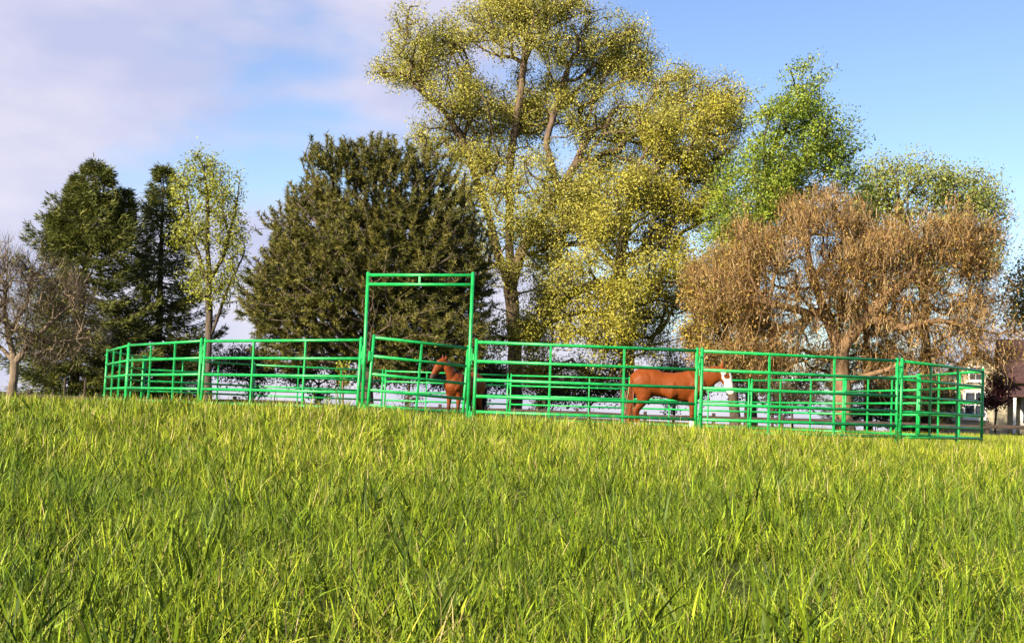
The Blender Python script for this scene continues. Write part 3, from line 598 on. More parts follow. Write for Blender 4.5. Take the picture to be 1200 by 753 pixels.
PIN = [(0.112, 0.110, 0.022), (0.142, 0.132, 0.027), (0.085, 0.088, 0.020), (0.172, 0.150, 0.034)]
def pine():
    rng = np.random.default_rng(71); d = 50
    b = at(428, 474, d); b[2] = float(zg(b[0], b[1])) - 0.05
    o = empty('pine_tree', b); tag(o, 'large domed olive-brown pine behind the tall gate', 'tree')
    tr = [[np.array(q) - b for q in (b, at(430, 430, d), at(432, 360, d), at(435, 280, d), at(440, 210, d))]]
    for p in ([(432, 380), (380, 340, -1), (330, 335, -1)], [(432, 360), (490, 320, -1), (530, 300, -1)], [(433, 320), (380, 270, -1), (350, 240, -1)], [(434, 300), (480, 240, -1), (510, 200, 0)], [(432, 400), (440, 370, -3), (445, 350, -4)]):
        tr.append([at(q[0], q[1], d + (q[2] if len(q) > 2 else 0)) - b for q in p])
    blobs = [(438, 222, 92, 62), (372, 265, 70, 66), (505, 250, 62, 78), (420, 320, 118, 62), (322, 345, 42, 44), (525, 335, 40, 50), (455, 188, 70, 26), (390, 190, 26, 24), (350, 225, 24, 22), (345, 300, 50, 45), (370, 372, 70, 34, -1), (480, 345, 60, 40, 0.5), (320, 385, 40, 26), (430, 400, 70, 24), (520, 385, 40, 30), (490, 405, 60, 26), (340, 415, 50, 20), (535, 420, 30, 24), (302, 350, 26, 40), (550, 300, 30, 60), (440, 425, 60, 20), (400, 300, 90, 80), (480, 300, 70, 80), (556, 350, 26, 56), (556, 405, 22, 34), (400, 392, 80, 36), (500, 388, 70, 36)]
    att = sample_blobs(rng, blobs, 6800, d, 4.4, 0.70) - b; att = att[att[:, 2] > 0.9]
    X, PA, tips = grow(rng, tr, att, 0.28, 0.6, 0.12, 0.2)
    link('trunk', branch_mesh('trunk', X, PA, tips, 0.28, 0.012), M_bark_dark, o)
    tp = X[tips]; pd = norm(tp - X[PA[tips]]); cen = np.array([att[:, 0].mean(), att[:, 1].mean(), att[:, 2].mean() * 0.7])
    ax = norm(pd * 0.5 + norm(tp - cen) * 0.6 + np.array([0, 0, 0.55]))
    # each shoot: bundles of needles along its last stretch
    n_per = 44; k = np.repeat(np.arange(len(tp)), n_per); n = len(k)
    u = rng.uniform(-0.34, 0.06, n); C = tp[k] + ax[k] * u[:, None]
    side = norm(np.cross(ax[k], rng.normal(0, 1, (n, 3)))); dv = norm(ax[k] * rng.uniform(0.35, 1.2, (n, 1)) + side * 1.0)
    l = rng.uniform(0.13, 0.24, n); B = C + dv * l[:, None]; a, bb = frames(dv); th = rng.uniform(0, np.pi, n)
    w = (a * np.cos(th)[:, None] + bb * np.sin(th)[:, None]) * 0.018
    V = np.stack([C - w, C + w, B], 1).reshape(-1, 3)
    pal = np.array(PIN); c = pal[rng.integers(0, 4, len(tp))][k] * rng.uniform(0.75, 1.25, (n, 1)) * rng.uniform(0.8, 1.2, (len(tp), 1))[k]
    link('crown', npmesh('crown', V, [np.arange(n * 3).reshape(-1, 3)], np.repeat(c, 3, 0)), M_needle, o)
pine()

# ------------------------------------------------------------------ rail fence behind the pen
def rail_fence():
    y = 45.5; x0, x1, stepx = -26.4, 26.4, 2.4; n = int(round((x1 - x0) / stepx))
    o = empty('rail_fence', (0, y, 0)); tag(o, 'low weathered brown rail fence running behind the pen', 'fence')
    rng = random.Random(4); post_me = MB().box((0, 0, 0.31), (0.11, 0.11, 0.74)).mesh('post', bevel=0.008); post_me.materials.append(M_wood)
    rail_me = MB().box((stepx / 2, 0, 0), (stepx + 0.06, 0.04, 0.13)).mesh('rail', bevel=0.006); rail_me.materials.append(M_wood)
    for i in range(n + 1):
        x = x0 + i * stepx; z = float(zg(x, y)); p = link('post', post_me, None, o, (x, 0, z - 0.05)); p.rotation_euler = (rng.gauss(0, 0.02), rng.gauss(0, 0.02), rng.gauss(0, 0.1))
        if i < n:
            z2 = float(zg(x + stepx, y))
            for h in (0.45,):
                r = link('rail', rail_me, None, o, (x, -0.075 if i % 2 else -0.118, z + h + rng.gauss(0, 0.012))); r.rotation_euler = (0, -math.atan2(z2 - z, stepx) + rng.gauss(0, 0.006), 0)
    return o
rail_fence()
for px_, lab in ((75, 'thin dark post left of the broad spruce trunk'), (99, 'thin dark post right of the broad spruce trunk')):
    p = at(px_, 462, 49.5); z = float(zg(p[0], p[1]))
    o = empty('fence_stake', (p[0], p[1], z)); tag(o, lab, 'stake', 'stakes by the spruce')
    MB().tube((0, 0, -0.1), (0, 0, 1.15), 0.05, 0.042, 8).build('shaft', M_wood, o); MB().tube((0, 0, 1.15), (0, 0, 1.21), 0.043, 0.02, 8).build('tip', M_wood, o)

# ------------------------------------------------------------------ house
M_siding = noise_mat('cream_siding', (0.36, 0.30, 0.20), (0.46, 0.39, 0.27), 3, 0.75, 0.1, (1, 1, 8))
M_roof = noise_mat('dark_red_shingle', (0.035, 0.018, 0.018), (0.095, 0.045, 0.042), 7, 0.9, 0.6, (1, 1, 1), 8)
M_white = noise_mat('white_trim', (0.62, 0.60, 0.56), (0.74, 0.72, 0.68), 5, 0.6)
M_glass = noise_mat('window_glass', (0.02, 0.024, 0.03), (0.045, 0.055, 0.07), 2, 0.08, 0.0, spec=0.7)
M_stone = noise_mat('foundation_stone', (0.20, 0.17, 0.14), (0.36, 0.31, 0.26), 9, 0.9, 0.4)
def house():
    y = 62.0; p = at(1142, 500, y); gz = float(zg(p[0], p[1])); o = empty('house', (p[0], y, gz), R(-17))
    tag(o, 'cream gabled house with dark red roof behind trees at right edge', 'house')
    # wing: gable towards the viewer, 2.9 m wide; main body runs to the right and back
    def wall(pts, off, mat=M_siding, nm='wall'): return MB().prism([Vector(q) for q in pts], off).build(nm, mat, o)
    w = wall([(-1.45, 0, 0.35), (1.45, 0, 0.35), (1.45, 0, 2.9), (0, 0, 4.05), (-1.45, 0, 2.9)], (0, 6.0, 0))
    wall([(1.453, 1.5, 0.35), (11.0, 1.5, 0.35), (11.0, 1.5, 2.75), (1.453, 1.5, 2.75)], (0, 7.0, 0))
    MB().box((4.8, 4.75, 0.12), (12.6, 6.6, 0.44)).build('foundation', M_stone, o); MB().box((0, 3.0, 0.12), (3.02, 6.1, 0.44)).build('foundation', M_stone, o)
    # lap boards proud of the gable wall, one by one
    for k in range(13):
        z = 0.45 + k * 0.19; MB().box((0, -0.012, z), (2.9, 0.024, 0.165)).build('siding_board', M_siding, w)
    for k in range(6):
        z = 2.95 + k * 0.17; hw = 1.45 * (4.0 - z) / 1.15
        if hw > 0.15: MB().box((0, -0.012, z), (2 * hw - 0.05, 0.024, 0.15)).build('siding_board', M_siding, w)
    for k in range(13): MB().box((6.2, 1.488, 0.45 + k * 0.178), (9.5, 0.024, 0.155)).build('siding_board', M_siding, w)
    r = MB().prism([Vector(q) for q in ((-1.75, -0.25, 2.66), (0, -0.25, 4.06), (1.75, -0.25, 2.66), (1.75, -0.25, 2.80), (0, -0.25, 4.22), (-1.75, -0.25, 2.80))], (0, 6.5, 0)).build('roof', M_roof, o)
    MB().prism([Vector(q) for q in ((1.2, 1.05, 2.70), (11.4, 1.05, 2.70), (11.4, 5.0, 4.95), (1.2, 5.0, 4.95))], (0, -0.05, 0.13)).build('roof', M_roof, o)
    MB().prism([Vector(q) for q in ((1.2, 8.95, 2.70), (11.4, 8.95, 2.70), (11.4, 5.0, 4.95), (1.2, 5.0, 4.95))], (0, 0.05, 0.13)).build('roof', M_roof, o)
    MB().prism([Vector(q) for q in ((1.45, 1.6, 2.7), (1.45, 8.4, 2.7), (1.45, 5.0, 4.9))], (0.1, 0, 0)).build('gable_wall', M_siding, o)
    # porch roof along the main body, posts, and a dark open porch left of the wing
    MB().prism([Vector(q) for q in ((1.5, -0.5, 2.0), (11.2, -0.5, 2.0), (11.2, 1.47, 2.52), (1.5, 1.47, 2.52))], (0, 0, 0.09)).build('porch_roof', M_roof, o)
    for x in (1.75, 4.2, 6.6, 9.0, 11.0): MB().box((x, -0.35, 1.05), (0.12, 0.12, 1.95)).build('porch_post', M_white, o)
    MB().box((6.3, 0.45, 0.14), (9.5, 2.05, 0.28)).build('porch_floor', M_wood, o)
    MB().prism([Vector(q) for q in ((-3.6, -0.3, 1.85), (-1.5, -0.3, 1.95), (-1.5, 3.0, 2.5), (-3.6, 3.0, 2.4))], (0, 0, 0.1)).build('porch_roof', M_roof, o)
    for x in (-3.5, -2.5): MB().box((x, -0.15, 0.92), (0.12, 0.12, 1.9)).build('porch_post', M_wood, o)
    MB().box((-2.55, 2.9, 1.1), (2.1, 0.1, 2.2)).build('porch_wall', M_wood, o)
    def window(x, yy, z, ww, hh):
        f = MB().box((x, yy - 0.03, z), (ww + 0.18, 0.06, hh + 0.18)).build('window', M_white, o)
        for sx in (-1, 1):
            for sz in (-1, 1): MB().box((x + sx * ww * 0.25, yy - 0.066, z + sz * hh * 0.25), (ww * 0.46, 0.012, hh * 0.46)).build('pane', M_glass, f)
        MB().box((x, yy - 0.07, z - hh / 2 - 0.11), (ww + 0.3, 0.12, 0.05)).build('sill', M_white, f)
    window(0.0, -0.024, 1.55, 0.9, 1.2); window(0.0, -0.024, 3.05, 0.55, 0.6); window(2.75, 1.476, 1.35, 1.0, 1.15); window(5.2, 1.476, 1.35, 1.0, 1.15); window(7.6, 1.476, 1.35, 1.0, 1.15)
    return o
house()

# ------------------------------------------------------------------ round pen of green tube panels
PH, PL = 1.50, 3.60
RAILS = [1.475, 1.175, 0.885, 0.630, 0.385, 0.195]
POSTS = [(-2.38, 20.81), (-5.44, 22.89), (-7.63, 25.89), (-9.12, 29.31), (-9.32, 33.02), (-7.12, 36.06), (-3.62, 37.63), (0.02, 38.17), (3.51, 37.26), (6.55, 35.16),
         (8.27, 31.94), (8.96, 28.35), (9.02, 24.66), (6.59, 21.86), (3.03, 20.63), (-0.57, 20.28)]
TOPZ = [1.10, 1.06, 1.04, 1.02, 1.03, 1.06, 1.10, 1.15, 1.19, 1.22, 1.24, 1.25, 1.24, 1.21, 1.16, 1.12]
def panel_meshes():
    m = {}
    m['post'] = MB().tube((0, 0, -0.06), (0, 0, PH + 0.015), 0.027, seg=12).mesh('post', smooth=True)
    m['cap'] = MB().tube((0, 0, 0), (0, 0, 0.018), 0.027, 0.012, seg=12).mesh('post_cap', smooth=True)
    m['rail'] = MB().tube((0.02, 0, 0), (PL - 0.02, 0, 0), 0.0255, seg=12).mesh('rail', smooth=True)
    m['stay'] = MB().box((0, 0, (RAILS[0] + RAILS[-1]) / 2 - 0.04), (0.034, 0.034, RAILS[0] - RAILS[-1] + 0.10)).mesh('upright_stay', bevel=0.004)
    m['lug'] = MB().tube((-0.035, 0, -0.05), (-0.035, 0, 0.05), 0.022, seg=10).box((-0.02, 0, 0), (0.035, 0.012, 0.08)).mesh('hinge_lug')
    m['pin'] = MB().tube((-0.035, 0, -0.16), (-0.035, 0, 0.16), 0.011, seg=8).box((-0.035, 0.02, 0.15), (0.016, 0.06, 0.016)).mesh('connecting_pin')
    m['foot'] = MB().box((0, 0, -0.055), (0.16, 0.075, 0.012)).mesh('foot_plate', bevel=0.003)
    for k in m: m[k].materials.append(M_green if k != 'pin' else M_steel)
    return m
PM = panel_meshes()
def make_panel(A, B, za, zb, label, rng):
    """A, B: end posts (x, y); za, zb: top heights"""
    d = np.array(B) - np.array(A); L = float(np.hypot(*d)); u = d / L; gap = 0.045
    root = empty('pen_panel', (A[0] + u[0] * gap, A[1] + u[1] * gap, za - PH), math.atan2(d[1], d[0]))
    tag(root, label, 'fence panel', 'green tube panels of the round pen')
    root.rotation_euler = (rng.gauss(0, 0.008), -math.atan2(zb - za, L), math.atan2(d[1], d[0]))
    w = L - 2 * gap; k = w / PL
    for x in (0, w):
        p = link('post', PM['post'], None, root, (x, 0, 0)); link('post_cap', PM['cap'], None, p, (0, 0, PH + 0.015)); link('foot_plate', PM['foot'], None, p)
        sgn = 1 if x == 0 else -1
        for z in (1.24, 0.34):
            l = link('hinge_lug', PM['lug'], None, p, (0, 0, z)); l.scale.x = sgn
        if x == 0: link('connecting_pin', PM['pin'], None, p, (-0.012, 0, 1.24)); link('connecting_pin', PM['pin'], None, p, (-0.012, 0, 0.34))
    for z in RAILS: r = link('rail', PM['rail'], None, root, (0, 0, z)); r.scale.x = k
    for f in (1 / 3, 2 / 3): link('upright_stay', PM['stay'], None, root, (w * f, 0, 0))
    return root
LABELS = ['green tube panel directly left of the tall gate', 'second green panel left of the tall gate', 'steeply foreshortened green panel, third left of the tall gate',
          'leftmost green panel, where the pen turns away behind', 'far side green panel next to the left end of pen', 'far side green panel, second from the left end',
          'far side green panel seen through the panel left of the gate', 'far side green panel seen through the open gate leaf', 'far side green panel directly behind the bay horse and right of it',
          'far side green panel just behind the white-faced horse', 'far side green panel right of the horse\'s white face', 'far side green panel at the right end of pen',
          'rightmost green panel, where the pen turns away behind', 'steeply foreshortened green panel at the near right end', 'near green panel in front of the white horse face',
          'near green panel directly right of the tall gate, hindquarters of sorrel horse behind']
LABELS = ['near green tube panel directly left of the tall gate', 'near green panel, second to the left of the tall gate', 'narrow-looking foreshortened green panel at the left end of the pen',
          'leftmost far green panel, turning away behind the left end', 'far green panel behind the second panel left of the gate', 'far green panel seen through the panel left of the gate',
          'far green panel seen through the half-open gate leaf', 'far green panel between the bay horse and the sorrel horse', 'far green panel behind the legs of the sorrel horse',
          'far green panel right of the white horse face', 'far green panel, second right of the white horse face', 'rightmost far green panel, turning away behind the right end',
          'foreshortened near green panel at the right end of the pen', 'near green panel crossing the head of the sorrel horse', 'near green panel right of the gate, crossing the sorrel horse\'s body']
_rg = random.Random(2)
for i in range(15):
    make_panel(POSTS[i], POSTS[i + 1], TOPZ[i] + EYE, TOPZ[i + 1] + EYE, LABELS[i], _rg)
def bow_gate():
    A, B = np.array(POSTS[0]), np.array(POSTS[15]); d = B - A; L = float(np.hypot(*d)); u = d / L
    root = empty('bow_gate', (A[0] + u[0] * 0.045, A[1] + u[1] * 0.045, TOPZ[0] + EYE - PH), math.atan2(d[1], d[0])); w = L - 0.09; H = 2.56
    root.rotation_euler.y = -math.atan2(TOPZ[15] - TOPZ[0], L)
    tag(root, 'tall green tube gateway with overhead bar and gate leaf swung inward', 'gate')
    for x in (0.01, w - 0.01):
        p = MB().tube((x, 0, -0.06), (x, 0, H), 0.029, seg=12).build('gate_upright', M_green, root, smooth=True)
        MB().tube((x, 0, H), (x, 0, H + 0.02), 0.029, 0.012, seg=12).build('post_cap', M_green, p)
        MB().box((x, 0, -0.055), (0.2, 0.09, 0.012)).build('foot_plate', M_green, p)
        for z in (1.24, 0.34):
            sx = -1 if x < 1 else 1
            MB().tube((x + sx * 0.03, 0, z - 0.06), (x + sx * 0.03, 0, z + 0.06), 0.026, seg=10).build('hinge_lug', M_green, p)
            MB().tube((x + sx * 0.03, 0, z - 0.12), (x + sx * 0.03, 0, z + 0.14), 0.012, seg=8).build('connecting_pin', M_steel, p)
    for z in (H - 0.035, H - 0.185): MB().tube((0.02, 0, z), (w - 0.02, 0, z), 0.0265, seg=12).build('header_bar', M_green, root, smooth=True)
    MB().box((w / 2, 0, H - 0.11), (0.032, 0.032, 0.15)).build('header_brace', M_green, root)
    # gate leaf, hinged at the left upright and swung into the pen, sagging at its free end
    leaf = empty('gate_leaf', (0, 0, 0)); leaf.parent = root; leaf.location = (0.085, 0.0, 0.07); leaf.rotation_euler = (0, R(2.8), R(43)); lw = 1.68
    for x in (0, lw):
        MB().tube((x, 0, 0.03), (x, 0, PH + 0.0), 0.026, seg=12).build('leaf_post', M_green, leaf, smooth=True)
    for z in RAILS: MB().tube((0.015, 0, z - 0.02), (lw - 0.015, 0, z - 0.02), 0.0245, seg=12).build('leaf_rail', M_green, leaf, smooth=True)
    MB().box((lw / 2, 0, 0.80), (0.034, 0.034, 1.28)).build('leaf_stay', M_green, leaf, bevel=0.004)
    for z in (1.15, 0.30):
        MB().box((-0.04, 0, z), (0.05, 0.05, 0.16)).build('leaf_hinge', M_green, leaf, bevel=0.006)
    MB().box((lw + 0.04, 0, 0.98), (0.09, 0.02, 0.05)).build('latch_plate', M_steel, leaf)
bow_gate()

# ------------------------------------------------------------------ horses
def loft(bm, st, side=(0, 1, 0), seg=16):
    """st: (centre xyz, half size in the bending plane, half width along side)"""
    side = Vector(side); C = [Vector(s[0]) for s in st]; rings = []
    for i, s in enumerate(st):
        t = (C[min(i + 1, len(C) - 1)] - C[max(i - 1, 0)]).normalized(); sd = (side - t * side.dot(t)).normalized(); n = sd.cross(t).normalized()
        rings.append([bm.verts.new(C[i] + n * (s[1] * math.cos(a)) + sd * (s[2] * math.sin(a))) for a in [2 * math.pi * k / seg for k in range(seg)]])
    for a, b in zip(rings, rings[1:]):
        for k in range(seg): bm.faces.new((a[k], a[(k + 1) % seg], b[(k + 1) % seg], b[k]))
    bm.faces.new(rings[0][::-1]); bm.faces.new(rings[-1])
def horse_body(neck, head, head_side, ears, legs_dx):
    bm = bmesh.new()
    T = [(-0.83, 1.13, .07, .06), (-0.79, 1.14, .17, .15), (-0.70, 1.16, .26, .235), (-0.55, 1.17, .315, .285), (-0.36, 1.155, .325, .295), (-0.12, 1.115, .285, .28), (0.12, 1.09, .305, .295),
         (0.36, 1.08, .345, .285), (0.54, 1.10, .375, .255), (0.68, 1.10, .34, .23), (0.79, 1.08, .25, .19), (0.86, 1.07, .15, .13), (0.885, 1.07, .06, .06)]
    loft(bm, [((x, 0, z), hh, hw) for x, z, hh, hw in T], seg=24)
    for sy in (-1, 1):      # muscle masses: haunch, shoulder, stifle, ribs
        loft(bm, [((-0.78, sy * .13, 1.02), .05, .04), ((-0.70, sy * .185, 1.06), .20, .09), ((-0.56, sy * .20, 1.14), .24, .115), ((-0.42, sy * .20, 1.20), .18, .10), ((-0.32, sy * .18, 1.24), .06, .05)])
        loft(bm, [((0.80, sy * .12, 0.96), .05, .05), ((0.70, sy * .17, 1.02), .15, .085), ((0.56, sy * .19, 1.14), .17, .085), ((0.48, sy * .15, 1.32), .11, .06), ((0.46, sy * .10, 1.42), .04, .04)])
        loft(bm, [((0.30, sy * .20, 1.0), .08, .05), ((0.10, sy * .235, 1.0), .22, .085), ((-0.08, sy * .215, 1.04), .17, .075), ((-0.20, sy * .18, 1.06), .06, .04)])
    loft(bm, neck, seg=20); loft(bm, head, side=head_side, seg=20)
    for e in ears: loft(bm, e, side=head_side, seg=8)
    fr = [(0.62, 1.12, .19, .10), (0.60, 0.95, .15, .095), (0.575, 0.82, .105, .08), (0.575, 0.68, .075, .06), (0.58, 0.55, .054, .05), (0.585, 0.48, .058, .054), (0.58, 0.42, .044, .042), (0.578, 0.30, .035, .033),
          (0.578, 0.20, .038, .036), (0.582, 0.155, .047, .044), (0.605, 0.10, .037, .036), (0.625, 0.065, .052, .05), (0.64, 0.0, .066, .062)]
    hd = [(-0.56, 1.12, .26, .13), (-0.54, 0.95, .225, .125), (-0.53, 0.82, .17, .11), (-0.555, 0.71, .12, .085), (-0.61, 0.61, .078, .06), (-0.665, 0.53, .064, .052), (-0.685, 0.47, .058, .05), (-0.675, 0.40, .045, .04),
          (-0.665, 0.30, .038, .035), (-0.66, 0.20, .041, .038), (-0.655, 0.155, .049, .045), (-0.63, 0.10, .038, .037), (-0.61, 0.065, .052, .05), (-0.595, 0.0, .066, .062)]
    k = 0
    for base, yy in ((fr, 0.145), (fr, -0.145), (hd, 0.155), (hd, -0.155)):
        dx = legs_dx[k]; k += 1
        loft(bm, [((x + dx * max(0, (0.9 - z) / 0.9), yy * (1 - 0.12 * max(0, (0.9 - z) / 0.9)), z), a, b) for x, z, a, b in base], seg=14)
    bmesh.ops.recalc_face_normals(bm, faces=bm.faces)
    me = bpy.data.meshes.new('horse_raw'); bm.to_mesh(me); bm.free()
    o = bpy.data.objects.new('horse_raw', me); COL.objects.link(o)
    md = o.modifiers.new('r', 'REMESH'); md.mode = 'VOXEL'; md.voxel_size = 0.014; md.use_smooth_shade = True
    sm = o.modifiers.new('s', 'SMOOTH'); sm.factor = 0.5; sm.iterations = 3
    dg = bpy.context.evaluated_depsgraph_get(); out = bpy.data.meshes.new_from_object(o.evaluated_get(dg)); bpy.data.objects.remove(o); bpy.data.meshes.remove(me)
    return out
def coat_mat(name, rough=0.55):
    m, t, out = new_mat(name); N = t.nodes.new; L = t.links.new
    v = N('ShaderNodeVertexColor'); v.layer_name = 'Col'; tc = N('ShaderNodeTexCoord'); nz = N('ShaderNodeTexNoise'); nz.inputs['Scale'].default_value = 9; nz.inputs['Detail'].default_value = 6
    mr = N('ShaderNodeMapRange'); mr.inputs['To Min'].default_value = 0.82; mr.inputs['To Max'].default_value = 1.18
    mx = N('ShaderNodeVectorMath'); mx.operation = 'SCALE'; p = N('ShaderNodeBsdfPrincipled'); p.inputs['Roughness'].default_value = rough; p.inputs['Specular IOR Level'].default_value = 0.16
    L(tc.outputs['Object'], nz.inputs['Vector']); L(nz.outputs['Fac'], mr.inputs['Value']); L(v.outputs['Color'], mx.inputs[0]); L(mr.outputs[0], mx.inputs['Scale'])
    n2 = N('ShaderNodeTexNoise'); n2.inputs['Scale'].default_value = 5.5; n2.inputs['Detail'].default_value = 2; L(tc.outputs['Object'], n2.inputs['Vector'])
    bp = N('ShaderNodeBump'); bp.inputs['Strength'].default_value = 0.5; bp.inputs['Distance'].default_value = 0.05; L(n2.outputs['Fac'], bp.inputs['Height']); L(bp.outputs[0], p.inputs['Normal'])
    L(mx.outputs[0], p.inputs['Base Color']); L(p.outputs[0], out.inputs[0]); return m
M_coat = coat_mat('horse_coat')
M_hair = leaf_mat('horse_hair', 0.0, 0.5, 0.3)
def paint(me, fn):
    n = len(me.vertices); V = np.zeros(n * 3, np.float32); me.vertices.foreach_get('co', V); V = V.reshape(-1, 3)
    c = fn(V); a = me.color_attributes.new('Col', 'FLOAT_COLOR', 'POINT'); a.data.foreach_set('color', np.concatenate([c, np.ones((n, 1))], 1).astype(np.float32).ravel())
def hair(name, rng, roots, dirs, length, width, col, parent, fall=1.0):
    n = len(roots); k = 5; t = np.linspace(0, 1, k)
    l = length * rng.uniform(0.7, 1.15, n); d = norm(dirs + rng.normal(0, 0.10, (n, 3)))
    C = roots[:, None] + d[:, None] * (l[:, None] * t[None])[..., None] * 0.5 + np.array([0, 0, -1.0])[None, None] * (l[:, None] * (t ** 1.4)[None])[..., None] * 0.7 * fall
    th = rng.uniform(0, np.pi, n); s = np.stack([np.cos(th), np.sin(th), np.zeros(n)], 1) * width * 0.5
    wt = (1 - t ** 2 * 0.9)[None, :, None]; A = C + s[:, None] * wt; B = C - s[:, None] * wt
    V = np.concatenate([A, B], 1).reshape(-1, 3); F = np.array([(i, i + 1, k + i + 1, k + i) for i in range(k - 1)])[None] + (np.arange(n) * 2 * k)[:, None, None]
    c = np.array(col)[None] * rng.uniform(0.7, 1.3, (n, 1))
    link(name, npmesh(name, V, [F.reshape(-1, 4)], np.repeat(c, 2 * k, 0)), M_hair, parent)
def eyes(parent, pts):
    for p in pts:
        b = MB(); bmesh.ops.create_uvsphere(b.bm, u_segments=10, v_segments=8, radius=0.026, matrix=Matrix.Translation(p))
        for f in b.bm.faces: f.smooth = True
        b.build('eye', M_glass, parent)
def lerp_path(pts, n):
    pts = np.array(pts, float); s = np.concatenate([[0], np.cumsum(np.linalg.norm(np.diff(pts, axis=0), axis=1))]); u = np.linspace(0, s[-1], n)
    return np.stack([np.interp(u, s, pts[:, i]) for i in range(3)], 1)
def sorrel():
    rng = np.random.default_rng(81)
    neck = [((0.50, 0, 1.15), .30, .15), ((0.68, 0, 1.22), .285, .145), ((0.86, 0, 1.30), .24, .12), ((1.02, 0, 1.37), .20, .105), ((1.15, 0, 1.425), .17, .092), ((1.24, 0, 1.455), .12, .078)]
    head = [((1.27, 0, 1.545), .05, .05), ((1.30, 0, 1.50), .105, .085), ((1.345, 0, 1.41), .145, .10), ((1.395, 0, 1.31), .135, .092), ((1.44, 0, 1.20), .105, .072), ((1.478, 0, 1.09), .082, .06), ((1.50, 0, 1.02), .080, .06), ((1.515, 0, 0.97), .066, .052), ((1.52, 0, 0.945), .03, .03)]
    ears = [[((1.285, s * .055, 1.54), .035, .028), ((1.29, s * .068, 1.60), .036, .026), ((1.305, s * .075, 1.665), .022, .016), ((1.315, s * .075, 1.70), .006, .006)] for s in (-1, 1)]
    head = [((c[0] - 0.07, c[1], c[2]), a * 1.06, b * 1.06) for c, a, b in head]; ears = [[((c[0] - 0.07, c[1], c[2]), a, b) for c, a, b in e] for e in ears]
    me = horse_body(neck, head, (0, 1, 0), ears, (0.05, -0.03, 0.06, -0.05))
    SOR = np.array((0.165, 0.037, 0.005)); WHT = np.array((0.72, 0.66, 0.56))
    def col(V):
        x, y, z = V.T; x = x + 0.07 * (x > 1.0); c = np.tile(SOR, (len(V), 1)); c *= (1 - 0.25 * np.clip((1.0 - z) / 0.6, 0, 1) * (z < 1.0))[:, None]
        # bald face: white wraps the front and lower sides of the head, the eye and cheek patch stays brown
        ax = np.clip((1.56 - z) / 0.60, 0, 1); back = (1.30 + 0.22 * ax) - 0.095; hd = (x > 1.235) & (z < 1.57) & (z > 0.9)
        fr = (x - back); e = ((x - 1.40) / 0.068) ** 2 + ((z - 1.375) / 0.075) ** 2
        wob = 0.02 * np.sin(z * 37) + 0.015 * np.sin(x * 53 + z * 21)
        white = hd & (fr > -0.005 + wob) & (z < 1.47) & ~(e + wob * 6 < 1.0)
        c[white] = WHT; c[hd & (z < 1.0) & (fr > -0.02)] = (0.62, 0.50, 0.43)
        so = (x > 0) & (z < 0.36 + 0.02 * np.sin(x * 60)); c[so] = WHT * 0.95; c[(x < 0) & (z < 0.22)] = WHT * 0.8
        c[z < 0.062] = (0.16, 0.12, 0.09); bel = (z < 0.76) & (np.abs(x - 0.12) < 0.22) & (z > 0.6); c[bel & (np.sin(x * 30) > 0.3)] = WHT * 0.9
        return c
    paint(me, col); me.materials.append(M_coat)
    p = at(738, 480, 29.5); ang = R(-4); o = empty('horse', (p[0] + 0.83, 29.5, float(zg(p[0] + 0.8, 29.5))), ang); o.scale = (1.0, 1.0, 1.0)
    tag(o, 'sorrel horse with white face standing sideways, facing right in the pen', 'horse')
    b = link('body', me, None, o)
    eyes(b, [(1.305, s * 0.093, 1.385) for s in (-1, 1)])
    cr = lerp_path([(0.60, 0, 1.47), (0.82, 0, 1.525), (1.0, 0, 1.565), (1.19, 0, 1.585)], 210); hair('mane', rng, cr + rng.normal(0, 0.01, (210, 3)), np.tile([0.1, -0.8, 0.25], (210, 1)), 0.24, 0.014, (0.24, 0.075, 0.020), o)
    tl = np.tile([-0.80, 0, 1.27], (190, 1)) + rng.normal(0, (0.015, 0.03, 0.02), (190, 3)); hair('tail', rng, tl, np.tile([-0.10, 0, -1.0], (190, 1)), 0.75, 0.016, (0.30, 0.085, 0.028), o, 1.45)
    fl = np.tile([1.24, 0, 1.57], (40, 1)) + rng.normal(0, 0.015, (40, 3)); hair('forelock', rng, fl, np.tile([0.7, 0, 0.0], (40, 1)), 0.2, 0.01, (0.36, 0.13, 0.045), o)
sorrel()
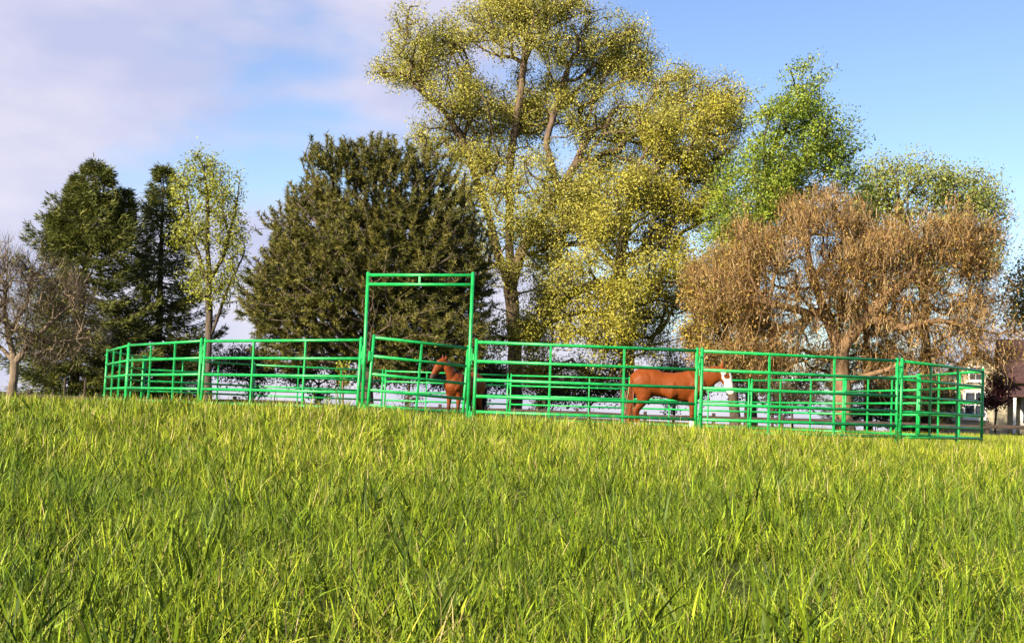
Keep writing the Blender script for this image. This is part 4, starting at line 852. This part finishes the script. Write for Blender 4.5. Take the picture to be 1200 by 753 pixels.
def bay():
    rng = np.random.default_rng(82)
    neck = [((0.50, 0, 1.15), .27, .14), ((0.66, 0, 1.27), .24, .13), ((0.79, -0.03, 1.42), .19, .11), ((0.88, -0.09, 1.56), .155, .095), ((0.93, -0.15, 1.66), .125, .085), ((0.95, -0.18, 1.70), .09, .07)]
    hd = Vector((0.90, -0.42, 0)).normalized(); po = Vector((0.92, -0.16, 1.74))
    prof = [(-0.03, .02, .04, .045), (0.02, -.03, .10, .085), (0.11, -.12, .145, .10), (0.19, -.22, .13, .09), (0.27, -.33, .10, .07), (0.335, -.43, .08, .06), (0.37, -.49, .078, .058), (0.39, -.535, .06, .05), (0.40, -.555, .03, .03)]
    head = [(tuple(po + hd * a + Vector((0, 0, z))), r1, r2) for a, z, r1, r2 in prof]; side = (-hd.y, hd.x, 0)
    sv = Vector(side)
    ears = [[(tuple(po + sv * s * .055 + hd * (-0.01) + Vector((0, 0, 0.01))), .035, .028), (tuple(po + sv * s * .07 + Vector((0, 0, 0.075))), .034, .024), (tuple(po + sv * s * .078 + hd * 0.015 + Vector((0, 0, 0.14))), .018, .014), (tuple(po + sv * s * .078 + hd * 0.02 + Vector((0, 0, 0.17))), .005, .005)] for s in (-1, 1)]
    me = horse_body(neck, head, side, ears, (0.02, 0.06, -0.05, 0.07))
    BAY = np.array((0.16, 0.036, 0.007)); BLK = np.array((0.012, 0.009, 0.008))
    def col(V):
        x, y, z = V.T; c = np.tile(BAY, (len(V), 1)); t = np.clip((0.62 - z) / 0.22, 0, 1)[:, None]; c = c * (1 - t) + BLK * t
        h = (V - np.array(po)) @ np.array(hd); mz = (h > 0.3) & (z < 1.34); c[mz] = (0.05, 0.03, 0.022); ear = (z > 1.84); c[ear] = BLK * 2; c[z < 0.06] = (0.05, 0.04, 0.035); return c
    paint(me, col); me.materials.append(M_coat)
    p = at(526, 470, 32.6); ang = R(180 + 64); o = empty('horse', (0, 0, 0), ang)
    c_, s_ = math.cos(ang), math.sin(ang); k = 0.95; o.scale = (k, k, k)
    o.location = (p[0] - 0.86 * k * c_, 32.6 - 0.86 * k * s_, float(zg(p[0], 33)))
    tag(o, 'bay horse with dark mane and tail standing behind the open gate', 'horse')
    b = link('body', me, None, o)
    eyes(b, [tuple(po + hd * 0.145 + sv * s * 0.09 + Vector((0, 0, -0.14))) for s in (-1, 1)])
    cr = lerp_path([(0.56, 0, 1.46), (0.69, -0.01, 1.56), (0.81, -0.06, 1.68), (0.89, -0.12, 1.76)], 200); hair('mane', rng, cr + rng.normal(0, 0.012, (200, 3)), np.tile([0.1, 0.75, 0.3], (200, 1)), 0.26, 0.014, BLK * 1.3, o)
    tl = np.tile([-0.79, 0.06, 1.27], (320, 1)) + rng.normal(0, (0.02, 0.06, 0.02), (320, 3)); hair('tail', rng, tl, np.tile([-0.12, 0.10, -1.0], (320, 1)), 0.8, 0.024, BLK, o, 1.45)
    fl = np.tile(po + Vector((0.02, 0.01, 0.03)), (50, 1)) + rng.normal(0, 0.015, (50, 3)); hair('forelock', rng, fl, np.tile([hd.x, hd.y, 0.0], (50, 1)), 0.22, 0.01, BLK * 1.2, o)
bay()
bpy.context.view_layer.update()
